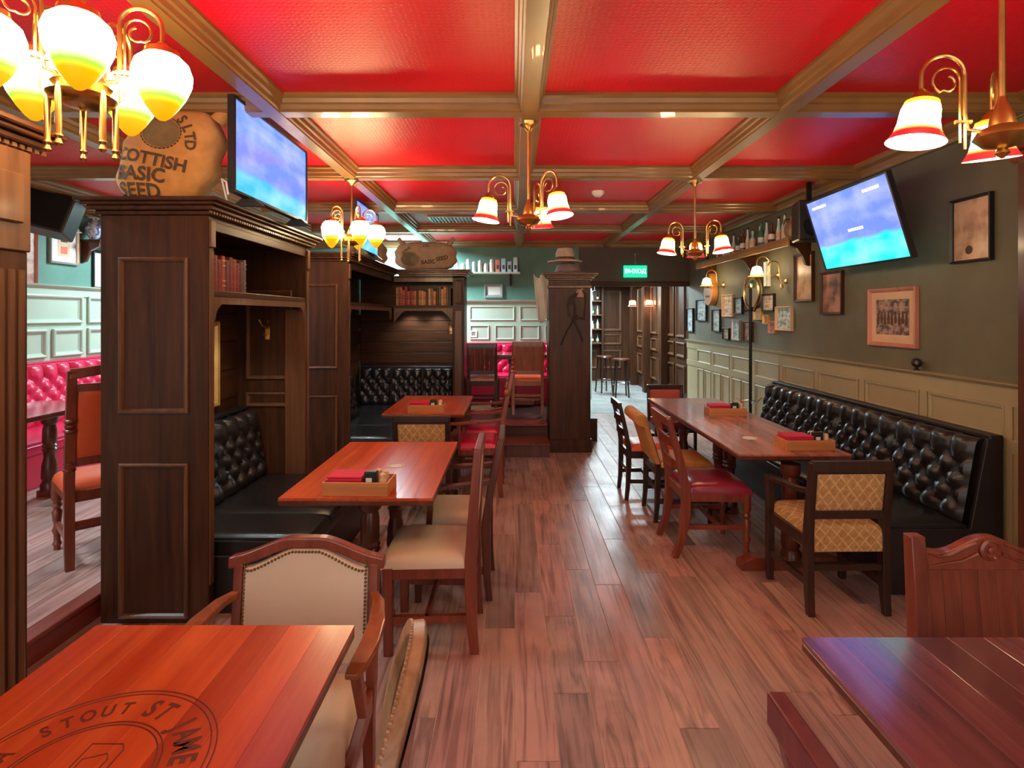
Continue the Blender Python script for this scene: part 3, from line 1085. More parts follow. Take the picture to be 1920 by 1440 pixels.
def caddy(label, x, y, z, rot=0.0):
    t = thing('condiment_caddy', label, 'caddy', (x, y, z), rot)
    Wd, Dp, H = .33, .17, .068
    for (a, b, c, d, nm) in ((-Wd / 2, Wd / 2, -Dp / 2, -Dp / 2 + .01, 'side_board'), (-Wd / 2, Wd / 2, Dp / 2 - .01, Dp / 2, 'side_board'), (-Wd / 2, -Wd / 2 + .01, -Dp / 2 + .01, Dp / 2 - .01, 'end_board'), (Wd / 2 - .01, Wd / 2, -Dp / 2 + .01, Dp / 2 - .01, 'end_board')):
        bx(a, b, c, d, 0, H, .002).build(nm, M['kraft'], t)
    bx(-Wd / 2 + .01, Wd / 2 - .01, -Dp / 2 + .01, Dp / 2 - .01, 0.001, .008).build('bottom', M['kraft'], t)
    nap = thing('napkin_stack', 'crimson paper napkins in the ' + label, 'napkins', (x, y, z), rot, 'napkin stacks in the caddies')
    for i in range(7):
        bx(-.15 + random.uniform(0, .004), .03, -.07, .065 + random.uniform(-.004, .004), .01 + .012 * i, .0205 + .012 * i, .003).build('napkin', M['napkin'], nap)
    bl = thing('menu_holder', 'small black card holder in the ' + label, 'card holder', (x, y, z), rot, 'card holders in the caddies')
    bx(.038, .10, -.06, -.02, .009, .115, .004).build('block', M['blackp'], bl)
    bx(.048, .078, -.0615, -.06, .06, .085).build('printed_card', M['paperwhite'], bl)
    for i, (dx, dy) in enumerate(((.127, -.04), (.127, .02), (.085, .04))):
        pot = thing('shaker', ('left', 'middle', 'right')[i] + ' clay-coloured shaker in the ' + label, 'shaker', (x + dx * math.cos(rot) - dy * math.sin(rot), y + dx * math.sin(rot) + dy * math.cos(rot), z + .008), rot, 'shakers in the caddies')
        MB().lathe([(.016, 0), (.019, .01), (.019, .06), (.015, .075)], 12).build('body', plain('clay_shaker', (.62, .30, .18), .4, noise=.1) if i else M['papercream'], pot, True)
        MB().lathe([(.0165, .073), (.0165, .09), (.008, .097)], 12).build('cap', M['papercream'], pot, True)


caddy('pine caddy on the nearest booth table', px(675, 933, 2.80)[0], 2.80, .76, R(-2))
caddy('pine caddy on the second booth table', px(800, 776, 5.15)[0], 5.15, .76, R(2))
caddy('pine caddy at the near end of the long table', px(1510, 845, 3.70)[0], 3.72, .76, R(2))
caddy('pine caddy at the far half of the long table', px(1358, 785, 5.0)[0], 4.98, .76, R(-3))


# ================================================================ chairs (built facing +y, origin on the floor)
def pad(x0, x1, z0, z1, y, lean, thick, n=10):
    """two-faced upholstered back pad following the lean of the posts (lean = dy per dz, negative y is the rear)"""
    m = MB()
    for s in (1, -1):
        c = MB().cushion(x0, x1, 0, z1 - z0, 0, thick, n, 8, .4, zb=-.001)
        c.v = [(a, y + s * (d + .001) - lean * b, z0 + b) for a, b, d in c.v]
        m.add(c.v, c.f)
    return m


def chair(name, label, x, y, z0, rot, frame, seatm, w=.46, d=.44, sh=.46, top=.95, lean=.09, back='pad', backm=None, arms=False,
          armh=.65, turned=False, sabre=False, post=.021, crest=.0, bz=(.56, .9), low=True, cat='chair', seat_h=.06, wrap=False):
    t = thing(name, label, cat, (x, y, z0), rot)
    F = frame
    wb, wf = w / 2 * .93 - post, w / 2 - post
    yr, yf = -d / 2, d / 2 - .03
    k = .075 if sabre else .02
    sl = lean / (top - sh)
    for s in (-1, 1):
        MB().loft([(s * wb, yr - k, 0), (s * wb, yr - k * .35, .12), (s * wb, yr, .3), (s * wb, yr, sh), (s * wb, yr - lean * .3, sh + (top - sh) * .38), (s * wb, yr - lean * .65, sh + (top - sh) * .7), (s * wb, yr - lean, top)],
                  [(post * .9, post * .9), (post, post), (post, post * 1.2), (post, post * 1.2), (post, post), (post * .95, post * .9), (post * .9, post * .8)]).build('rear_leg', F, t, bev=.004)
        ftop = armh if arms == 'leg' else sh - .03
        if turned:
            MB().lathe([(post * .8, 0), (post * .65, .02), (post * 1.0, .04), (post * .7, .06), (post * .75, .1), (post * 1.1, .13), (post * .7, .16), (post * .95, .2), (post * 1.1, .25), (post * .7, .27), (post * 1.15, .29), (post * .8, .31), (post * 1.2, .33), (post * 1.2, sh - .03)], 14, (s * wf, yf, 0)).build('front_leg', F, t, True)
        else:
            MB().loft([(s * wf, yf, 0), (s * wf, yf, sh * .6), (s * wf, yf, ftop)], [(post * .85, post * .85), (post, post), (post, post)]).build('front_leg', F, t, bev=.003)
    r = .016
    bx(-wf, wf, yf - r, yf + r, sh - .085, sh - .02, .003).build('seat_rail', F, t)
    bx(-wb, wb, yr - r, yr + r, sh - .085, sh - .02, .003).build('seat_rail', F, t)
    for s in (-1, 1):
        MB().loft([(s * wb, yr, sh - .052), (s * wf, yf, sh - .052)], (r, .032), 'xz').build('seat_rail', F, t)
        if low:
            MB().loft([(s * wb, yr, .17), (s * wf, yf, .17)], (.012, .018), 'xz').build('stretcher', F, t)
    if low:
        bx(-wf, wf, -.012, .012, .155, .188, .003).build('stretcher', F, t)
        bx(-wb, wb, yr - .011, yr + .011, .24, .275, .003).build('stretcher', F, t)
    if wrap:
        MB().cushion(-wb - .002, wb + .002, yr - .019, yf + .03, sh - .02, seat_h, 12, 9, .3, zb=sh - .10).build('seat', seatm, t, True)
    else:
        MB().cushion(-w / 2 + .004, w / 2 - .004, yr + .015, yf + .035, sh - .02, seat_h, 12, 7, .36, back=.92).build('seat', seatm, t, True)
    yl = lambda z: yr - lean * (z - sh) / (top - sh)
    if back == 'pad':
        pad(-wb + post, wb - post, bz[0], bz[1], yl(bz[0]), sl, .016).build('back_pad', backm or seatm, t, True)
        for z in (bz[0] - .02, bz[1] + .015):
            MB().loft([(-wb, yl(z), z), (wb, yl(z), z)], (.013, .022), 'yz').build('back_rail', F, t)
    elif back == 'boards':
        n = 5
        bwd = (2 * wb - 2 * post) / n
        for i in range(n):
            xa = -wb + post + bwd * i
            MB().loft([(xa + bwd / 2, yl(bz[0]), bz[0]), (xa + bwd / 2, yl(bz[1]), bz[1])], (bwd / 2 - .001, .009)).build('back_board', backm or F, t, bev=.003)
        for z in (bz[0] - .015, bz[1] + .015):
            MB().loft([(-wb, yl(z), z), (wb, yl(z), z)], (.014, .024), 'yz').build('back_rail', F, t)
    elif back == 'rails':
        for z in bz:
            MB().loft([(-wb, yl(z), z), (-wb / 2, yl(z) - .02, z), (wb / 2, yl(z) - .02, z), (wb, yl(z), z)], (.011, .032), 'yz').build('back_rail', F, t, bev=.004)
    # crest rail
    pts = []
    for i in range(9):
        u = -1 + i / 4
        pts.append((u * (wb + .012), yl(top) + .0, top - .02 + crest * (math.cos(u * PI / 2) ** 2)))
    MB().loft(pts, (.017, .03), 'yz').build('crest_rail', F, t, bev=.005)
    if arms:
        for s in (-1, 1):
            ya = yl(armh)
            MB().loft([(s * wb, ya, armh + .03), (s * (wb + .015), ya + .12, armh + .012), (s * (wf + .012), yf - .12, armh), (s * wf, yf + .01, armh - .012), (s * wf, yf + .03, armh - .02)],
                      [(.018, .014), (.022, .013), (.026, .012), (.026, .012), (.02, .008)], 'xz').build('arm_rest', F, t, bev=.004)
            if arms != 'leg':
                MB().loft([(s * wf, yf - .06, sh - .04), (s * (wf + .01), yf - .07, sh + .08), (s * wf, yf - .06, armh - .008)], [(.016, .018), (.014, .016), (.014, .018)]).build('arm_support', F, t, bev=.003)
    return t


chair('cream_chair', 'tall red-brown chair with cream seat, nearest at the booth table', -.425, 2.89, 0, R(90), M['chairw'], M['cream'], w=.45, d=.43, sh=.455, top=.99, lean=.035, bz=(.58, .93), post=.024)
chair('cream_chair', 'red-brown armchair with cream seat behind the nearest cream chair', -.37, 3.40, 0, R(90), M['tleg'], M['cream'], w=.46, d=.42, sh=.455, top=.93, lean=.09, bz=(.58, .87), arms=True, armh=.66)
chair('patterned_armchair', 'dark armchair with yellow diamond fabric at the near end of the long table', 1.84, 3.28, 0, R(1), M['chaird'], M['diam'], w=.50, d=.44, sh=.45, top=.85, lean=.05, bz=(.575, .795), arms='leg', armh=.655, seat_h=.07, wrap=True)
chair('patterned_armchair', 'dark armchair with yellow diamond fabric between the two booth tables', -.735, 4.66, 0, R(0), M['chaird'], M['diam'], w=.50, d=.44, sh=.45, top=.85, lean=.05, bz=(.575, .795), arms='leg', armh=.655, seat_h=.07, wrap=True)
for yy, lab in ((5.22, 'carved armchair with red leather back, nearer one at the second booth table'), (5.83, 'carved armchair with red leather back, farther one at the second booth table')):
    t = chair('leather_armchair', lab, -.36, yy, 0, R(90), M['chairw'], M['redl'], w=.48, d=.46, sh=.47, top=1.13, lean=.12, bz=(.60, .93), arms=True, armh=.68, post=.022, crest=.03)
    for s in (-1, 1):
        MB().lathe([(.018, 0), (.024, .02), (.012, .04), (.02, .055), (.006, .075)], 12, (s * .20, -.355, 1.12)).build('finial', M['chairw'], t, True)
        MB().lathe([(.012, -.03), (.022, -.02), (.028, 0), (.022, .02), (.012, .03)], 12, (s * .215, -.30, .95)).build('carved_knob', M['chairo'], t, True)
t = chair('maroon_chair', 'polished chair with maroon leather seat on turned legs at the long table', 1.395, 3.97, 0, R(-90), M['chairw'], M['maroonl'], w=.48, d=.44, sh=.47, top=.95, lean=.12, back='rails', bz=(.62, .78), turned=True, sabre=True, post=.024, low=False)
bx(-.2, .2, -.01, .01, .2, .235, .003).build('stretcher', M['chairw'], t)
for s in (-1, 1):
    MB().loft([(s * .2, -.22, .21), (s * .21, .19, .21)], (.011, .016), 'xz').build('stretcher', M['chairw'], t)
chair('orange_seat_chair', 'dark slim chair with orange-red seat, farthest along the left of the long table', 1.23, 5.12, 0, R(-90), M['chaird'], M['orangel'], w=.42, d=.40, sh=.46, top=.86, lean=.08, back='rails', bz=(.60, .72), post=.018)
chair('red_back_chair', 'chair with red upholstered back at the far end of the long table', 1.78, 6.24, 0, R(180), M['chaird'], M['maroonl'], w=.46, d=.42, sh=.45, top=.83, lean=.05, backm=plain('brick_red_upholstery', (.42, .07, .05), .7, noise=.1), bz=(.52, .79), post=.016)
chair('alcove_chair', 'dark boarded-back chair with pink seat, left one in the red alcove', -.42, 7.60, .325, 0, M['chaird'], plain('dusty_pink_leather', (.40, .16, .15), .5, noise=.1), w=.44, d=.42, sh=.47, top=.95, lean=.06, back='boards', bz=(.58, .9), backm=M['tleg'])
chair('alcove_chair', 'orange-brown boarded-back chair with orange seat, right one in the red alcove', .19, 7.60, .325, 0, M['chairo'], M['orangel'], w=.46, d=.42, sh=.47, top=.97, lean=.06, back='boards', bz=(.58, .92), backm=M['chairo'])

# tall turned chair on the left platform
t = chair('turned_chair', 'tall turned-post chair with orange-red seat on the left platform', -2.69, 3.60, .13, R(45), M['chairw'], M['orangel'], w=.46, d=.44, sh=.48, top=1.20, lean=.13, bz=(.66, 1.08), post=.026, turned=True, crest=.02)
for s in (-1, 1):
    for z, r0 in ((.60, .034), (.64, .03), (.84, .036), (.87, .030), (.90, .036)):
        yv = -.22 - .13 * (z - .48) / .72
        MB().lathe([(r0 * .7, -.014), (r0, -.005), (r0, .005), (r0 * .7, .014)], 14, (s * .188, yv, z)).build('turned_ring', M['chairw'], t, True)

# rolled-back tan chair
t = chair('rollback_chair', 'tan upholstered chair with rolled-over back at the long table', 1.37, 4.60, 0, R(-90), M['chaird'], M['tan'], w=.46, d=.44, sh=.46, top=.80, lean=.10, back='none', post=.018, low=True)
prof = []
for i in range(9):
    prof.append((-.205 - .10 * i / 8, .47 + .33 * i / 8))
for i in range(11):
    a = R(0 + 24 * i)
    prof.append((-.355 + .05 * math.cos(a), .82 + .05 * math.sin(a)))
prof += [(-.335, .76), (-.29, .62), (-.245, .47)]
MB().prism(prof, -.225, .225, 'x').build('rolled_back', M['tan'], t, True, bev=.006)

# carved panel-back chair by the right foreground table
t = chair('carved_chair', 'red-brown carved chair with rosette on its crest in the right foreground', 1.557, 1.575, 0, R(180), M['chairw'], M['maroonl'], w=.55, d=.44, sh=.46, top=.925, lean=.035, back='none', post=.026)
[bpy.data.objects.remove(c) for c in list(t.children) if c.name.startswith('crest_rail')]
n = 7
for i in range(n):
    xa = -.205 + .41 * (i + .5) / n
    MB().loft([(xa, -.225, .55), (xa, -.25, .82)], (.41 / n / 2 - .0004, .008)).build('back_board', M['chairw'], t, bev=.001)
bx(-.21, .21, -.24, -.205, .51, .555, .004).build('back_rail', M['chairw'], t)
poly = [(-.21, .815), (.21, .815)]
for i in range(25):
    u = 1 - 2 * i / 24
    poly.append((.21 * u, .878 + .052 * math.exp(-(u / .38) ** 2) - .004 * math.cos(u * 9)))
cr = MB().prism(poly, -.268, -.232, 'y').build('crest_rail', M['chairw'], t, bev=.005)
MB().lathe([(.036, 0), (.036, .008), (.028, .012), (.024, .006), (.014, .006), (.012, .012), (.005, .014)], 24, (0, -.232, .885), Matrix.Rotation(R(-90), 4, 'X')).build('rosette', M['chairw'], cr, True)
for s in (-1, 1):
    MB().tube([(s * .04, -.230, .872), (s * .09, -.230, .848), (s * .15, -.230, .838), (s * .20, -.230, .83)], [.006, .005, .004, .002], 8).build('carved_scroll', M['chairw'], cr, True)
    MB().tube([(s * .045, -.230, .905), (s * .08, -.230, .893), (s * .13, -.230, .868), (s * .17, -.230, .862), (s * .20, -.230, .872)], [.005, .007, .006, .004, .002], 8).build('carved_scroll', M['chairw'], cr, True)

# plum chair cut off at the bottom right
chair('plum_chair', 'dark plum chair with curved post, cut off by the bottom edge right of the aisle', .80, .80, 0, R(-90), wood('plum_chair_wood', (.09, .012, .02), (.17, .03, .04), .3, 'Z', .25), M['maroonl'], w=.45, d=.43, sh=.46, top=.96, lean=.11, back='rails', bz=(.62, .78), post=.019, sabre=True)

# oval-backed chair cut off at the bottom left
t = chair('oval_back_chair', 'chair with oval carved-rim back beside the left foreground table', -.50, .99, 0, R(96), M['chairw'], M['cream'], w=.46, d=.43, sh=.45, top=.58, lean=.02, back='none', post=.019)
[bpy.data.objects.remove(c) for c in list(t.children) if c.name.startswith('crest_rail')]
OV = wood('worn_blond_rim', (.20, .10, .045), (.44, .28, .15), .4, 'Z')
pts, rad = [], []
for i in range(48):
    a = 2 * PI * i / 48
    z = .785 + .265 * math.sin(a)
    pts.append((.205 * math.cos(a), -.235 - .085 * (z - .52) / .5 + .03 * math.cos(a) ** 2, z))
m = MB()
vs, fs = [], []
N = len(pts)
for i, p in enumerate(pts):
    c = Vector((0, p[1], .785))
    d_ = (Vector(p) - c).normalized()
    for (o, q) in ((-.012, .016), (.012, .016), (.014, -.014), (-.012, -.016)):
        vs.append(Vector(p) + d_ * o + Vector((0, q, 0)))
for i in range(N):
    j = (i + 1) % N
    for k in range(4):
        l = (k + 1) % 4
        fs.append((i * 4 + k, i * 4 + l, j * 4 + l, j * 4 + k))
rim = MB().add(vs, fs).build('oval_rim', OV, t, True, bev=.003)
m = MB()
for i in range(150):
    a = 2 * PI * i / 150
    z = .785 + .278 * math.sin(a)
    yy = -.235 - .085 * (z - .52) / .5 + .03 * math.cos(a) ** 2
    m.box(.2175 * math.cos(a) - .002, .2175 * math.cos(a) + .002, yy + .012, yy + .0172, z - .0015, z + .0015)
m.build('scale_carving', OV, rim)['kind'] = 'stuff'
vs = [(0, -.285, .785)] + [(p[0] * .95, p[1] - .002, .785 + (p[2] - .785) * .95) for p in pts]
vs2 = [(a, b - .018, c) for a, b, c in vs]
fs = [(0, i + 1, (i + 1) % N + 1) for i in range(N)]
MB().add(vs, fs).add(vs2, [f[::-1] for f in fs]).add([], []).build('back_panel', M['tleg'], t, True)

# cream studded armchair facing the camera
t = thing('studded_armchair', 'cream leather armchair with brass nail trim facing the left foreground table', 'chair', (-.712, 1.64, 0), R(180))
F = M['chairw']
CW, CB = .215, -.235
def camel(u, w=1.0):
    k = min(1, max(0, (abs(u) - .22) / .68))
    return .85 - .062 * (k * .65 + .35 * k * k * (3 - 2 * k))
poly = [(-CW, .47), (CW, .47)] + [(CW * (1 - 2 * i / 24), camel(1 - 2 * i / 24)) for i in range(25)]
for (nm, y0, y1, mat, k) in (('back_pad', CB - .018, CB + .022, M['cream'], 1.0),):
    c = MB().prism([(a, b) for a, b in poly], y0, y1, 'y')
    c.v = [(a, b - .10 * (z - .46), z) for a, b, z in c.v]
    c.build(nm, mat, t, bev=.012)
outer = [(-CW - .03, .40), (-CW - .03, .80)] + [((CW + .055) * (-1 + 2 * i / 24), camel(-1 + 2 * i / 24) + .03 + .005) for i in range(25)] + [(CW + .03, .80), (CW + .03, .40), (CW + .002, .40)]
inner = [(CW + .002, .80)] + [((CW + .002) * (1 - 2 * i / 24), camel(1 - 2 * i / 24)) for i in range(25)] + [(-CW - .002, .40)]
for side in (-1, 1):
    MB().loft([(side * (CW + .016), CB + .1 * .06, .40), (side * (CW + .016), CB - .10 * .36, .80)], (.016, .022)).build('back_post', F, t, bev=.004)
pts, szs = [], []
for i in range(25):
    u = -1 + 2 * i / 24
    z = camel(u) + .017
    pts.append((u * (CW + .052), CB - .10 * (z - .46) - .0, z - (.006 if abs(u) > .93 else 0)))
MB().loft(pts, (.02, .019), 'yz').build('crest_rail', F, t, bev=.006)
m = MB()
nails = []
for i in range(27):
    z = .48 + .325 * i / 26
    nails += [(-CW + .008, z), (CW - .008, z)]
for i in range(37):
    u = -1 + 2 * i / 36
    nails.append((u * (CW - .008), camel(u) - .009))
for a, z in nails:
    m.lathe([(.0052, 0), (.0045, .003), (.002, .0048)], 8, (a, CB + .022 - .10 * (z - .46), z), Matrix.Rotation(R(-90), 4, 'X'))
m.build('nail_trim', plain('dark_brass_nail', (.20, .11, .04), .3, .8, noise=.1), t, True)['kind'] = 'stuff'
MB().cushion(-.255, .255, -.215, .25, .405, .075, 12, 7, .36, back=.86).build('seat', M['cream'], t, True)
for (nm, a, b, c, d) in (('seat_rail', -.25, .25, .20, .235), ('seat_rail', -.22, .22, -.235, -.2)):
    bx(a, b, c, d, .33, .40, .004).build(nm, F, t)
for s in (-1, 1):
    MB().loft([(s * .225, -.22, .365), (s * .245, .22, .365)], (.016, .035), 'xz').build('seat_rail', F, t)
    MB().loft([(s * .235, .215, 0), (s * .235, .215, .36)], [(.016, .016), (.022, .022)]).build('front_leg', F, t, bev=.004)
    MB().loft([(s * .215, -.27, 0), (s * .222, -.225, .3), (s * .23, CB + .006, .42)], [(.016, .016), (.02, .02), (.018, .02)]).build('rear_leg', F, t, bev=.004)
    ap = [(s * .228, -.255, .70), (s * .262, -.20, .695), (s * .282, -.10, .685), (s * .284, .0, .672), (s * .272, .08, .66), (s * .262, .115, .65)]
    MB().loft(ap, [(.014, .013), (.02, .012), (.026, .011), (.028, .011), (.026, .011), (.018, .009)], 'xz').build('arm_rest', M['chairo'], t, bev=.005)
    MB().loft([(s * .245, .10, .37), (s * .278, .05, .5), (s * .268, .085, .65)], [(.015, .018), (.013, .015), (.015, .018)]).build('arm_support', F, t, bev=.004)


# ================================================================ lamps
def arc(c, r, a0, a1, n):
    return [(c[0] + r * math.cos(R(a0 + (a1 - a0) * i / n)), c[1] + r * math.sin(R(a0 + (a1 - a0) * i / n))) for i in range(n + 1)]


EGG = [(.022, .196), (.048, .191), (.070, .170), (.080, .140), (.077, .110), (.063, .073), (.042, .038), (.022, .012), (.010, .002), (.003, 0)]
egg_me = MB().lathe(EGG, 24).mesh('lamp_shade', True)
egg_me.materials.append(M['egg'])
BELL = [(.030, .135), (.046, .128), (.053, .10), (.056, .06), (.062, .035), (.074, .012), (.082, 0)]
LIN = [(.081, .0005), (.072, .013), (.0605, .0355), (.0545, .06), (.0515, .10), (.045, .127)]
bell_me = MB().lathe(BELL, 24, caps=False).mesh('lamp_shade', True)
bell_me.materials.append(M['bell'])
lin_me = MB().lathe(LIN, 24, caps=False).mesh('shade_lining', True)
lin_me.materials.append(M['opal'])
bulb_me = MB().lathe([(.004, 0), (.02, .008), (.026, .028), (.02, .052), (.012, .075), (.012, .11)], 12).mesh('bulb', True)
bulb_me.materials.append(M['bulb'])


def arm_path(r, zs):
    """scrolling arm in the (r, z) plane from hub to shade, zs = top of the shade"""
    rc = r * .66
    q = [(.03, zs - .10), (rc - .085 + .0, zs - .07), (rc - .075, zs + .06)]
    q += arc((rc + .01, zs + .085), .082 if r > .2 else .072, 180, 0, 14)
    q.append((r, zs + .0))
    return q


def chandelier(name, label, x, y, zs, n, a0, r, kind, ztop):
    t = thing(name, label, 'chandelier', (x, y, 0))
    B = M['brass']
    MB().tube([(0, 0, ztop), (0, 0, zs - .05)], .009, 8).build('stem', B, t, True)
    MB().lathe([(.06, ztop), (.055, ztop - .015), (.025, ztop - .03), (.012, ztop - .05)], 16).build('ceiling_rose', B, t, True)
    MB().lathe([(.004, zs - .19), (.02, zs - .175), (.012, zs - .16), (.05, zs - .15), (.075, zs - .125), (.06, zs - .10), (.035, zs - .09), (.03, zs - .06), (.014, zs - .02), (.010, zs)], 16).build('hub', B, t, True)
    for i in range(n):
        a = a0 + 360 * i / n
        ca, sa = math.cos(R(a)), math.sin(R(a))
        to3 = lambda q: [(p[0] * ca, p[0] * sa, p[1]) for p in q]
        pth = [(.03, zs - .11), (r * .42, zs - .10), (r * .46, zs - .05), (r * .46, zs + .07)] + arc((r * .73, zs + .07), r * .27, 180, 0, 12) + [(r, zs + .015)]
        arm = MB().tube(to3(pth), .0065, 8).build('arm', B, t, True)
        sc_ = [(r * .52, zs - .14), (r * .52, zs + .04)] + arc((r * .69, zs + .055), r * .17, 175, -60, 10) + arc((r * .68, zs + .045), r * .10, -60, -260, 8)
        MB().tube(to3(sc_), .0038, 6).build('scroll', B, arm, True)
        sc2 = [(r * .46, zs - .16), (r * .46, zs + .0)]
        MB().tube(to3(sc2), .004, 6).build('drop_bar', B, arm, True)
        MB().tube(to3([(r * .38, zs - .075), (r * .58, zs - .075)]), .007, 6).build('cross_bar', B, arm, True)
        c3 = (r * ca, r * sa, zs)
        if kind == 'egg':
            MB().lathe([(.012, .03), (.02, .02), (.045, .008), (.05, -.012), (.046, -.014)], 16, c3).build('shade_cap', B, t, True)
            inst('lamp_shade', egg_me, t, (c3[0], c3[1], zs - .20))
        else:
            tilt = R(9)
            MB().lathe([(.010, .03), (.022, .016), (.032, .0), (.034, -.014)], 16, c3).build('shade_cap', B, t, True)
            s_ = inst('lamp_shade', bell_me, t, (c3[0] + .018 * ca, c3[1] + .018 * sa, zs - .135), (tilt * sa, -tilt * ca, 0))
            inst('bulb', bulb_me, s_, (0, 0, .015))
            inst('shade_lining', lin_me, s_)
    if kind == 'egg':
        MB().lathe([(.03, zs - .185), (.075, zs - .17), (.085, zs - .155), (.03, zs - .14)], 20).build('lower_plate', B, t, True)
        for i in range(5):
            a = R(a0 + 36 + 72 * i)
            MB().lathe([(.004, -.155), (.011, -.147), (.006, -.134), (.011, -.126), (.008, -.118), (.0085, 0), (.004, .02)], 10, (.082 * math.cos(a), .082 * math.sin(a), zs - .165)).build('hanging_tube', B, t, True)
    return t


chandelier('egg_chandelier', 'brass chandelier with five egg-shaped glass shades in the left foreground', -1.235, 1.58, 2.43, 5, -54, .200, 'egg', ZC)
chandelier('egg_chandelier', 'smaller-looking egg-shade chandelier hanging above the second booth', -1.37, 4.67, 2.43, 5, -54, .200, 'egg', ZB)
chandelier('bell_chandelier', 'brass chandelier with bell shades at the right picture edge', 1.505, 1.70, 2.325, 3, -65, .235, 'bell', ZC if False else ZB)
chandelier('bell_chandelier', 'brass chandelier with bell shades hanging from the middle beam', .09, 3.30, 2.345, 3, -50, .24, 'bell', ZB)
chandelier('bell_chandelier', 'brass chandelier with bell shades hanging above the long table', 1.55, 4.72, 2.31, 3, -50, .24, 'bell', ZB)


# ================================================================ televisions
def television(label, loc, rot, W, H, scr, feet=False):
    t = thing('television', label, 'television', loc)
    t.rotation_euler = rot
    frame_mb(W + .03, H + .03, [(0, -.03), (0, .006), (.004, .009), (.016, .009), (.016, -.03)]).build('bezel', M['blackp'], t)
    bx(-W / 2, W / 2, 0, .03, -H / 2, H / 2).build('screen', scr, t)
    bx(-W * .46, W * .46, .03, .05, -H * .46, H * .46, .01).build('back_cover', M['blackp'], t)
    if feet:
        for s in (-1, 1):
            MB().prism([(-.09, -H / 2 - .06), (.09, -H / 2 - .06), (.03, -H / 2 - .01), (-.03, -H / 2 - .01)], s * W * .34 - .012, s * W * .34 + .012, 'x').build('stand_foot', M['blackp'], t)
    return t


SB = screen('blue_broadcast_screen', (.10, .22, .95), (.02, .42, .62), .26, .58)
SG = screen('blue_and_turquoise_screen', (.14, .22, .95), (.0, .72, .68), .33, .6)
t = television('large television showing blue on top of the nearest booth bookcase', (-1.52, 3.52, 2.587), (0, 0, FACE_PX), 1.03, .50, SB, True)
MB().tube([(-.48, .06, -.30), (-.55, .05, -.2), (-.60, .0, -.23), (-.62, -.02, -.30)], .005, 6).build('cable', M['white'], t, True)
television('second blue television standing above the second booth behind the egg lamps', (-1.56, 5.90, 2.567), (0, 0, FACE_PX), .86, .46, SB, True)
tvm = Matrix.Rotation(R(-91), 4, 'Z') @ Matrix.Rotation(R(17), 4, 'X')
t = television('wall television tilted downwards showing blue and turquoise on the right wall', (2.648, 4.31, 2.343), tvm.to_euler(), 1.06, .595, SG)
inv = tvm.inverted() @ Matrix.Translation((-2.648, -4.31, -2.343))
m = MB().tube([(2.70, 4.31, 2.33), (2.82, 4.31, 2.30), (2.945, 4.31, 2.30)], .02, 8).xf(inv)
m.build('mount_arm', M['blackm'], t, True)
bx(2.93, 2.949, 4.20, 4.42, 2.20, 2.42, .003).xf(inv).build('wall_plate', M['blackm'], t)
for i, (sx, sz, wd) in enumerate(((-.36, .235, .22), (.33, .235, .20), (0.03, -.02, .20))):
    m = MB()
    for k in range(7):
        m.box(sx - wd / 2 + wd * k / 7, sx - wd / 2 + wd * (k + .72) / 7, -.0015, 0, sz - .012, sz + .012)
    m.build('caption_bar', plain('white_screen_caption_%d' % i, (.8, .8, .85), .4, noise=.01, emis=((.85, .85, 1), .45)), t)['kind'] = 'stuff'


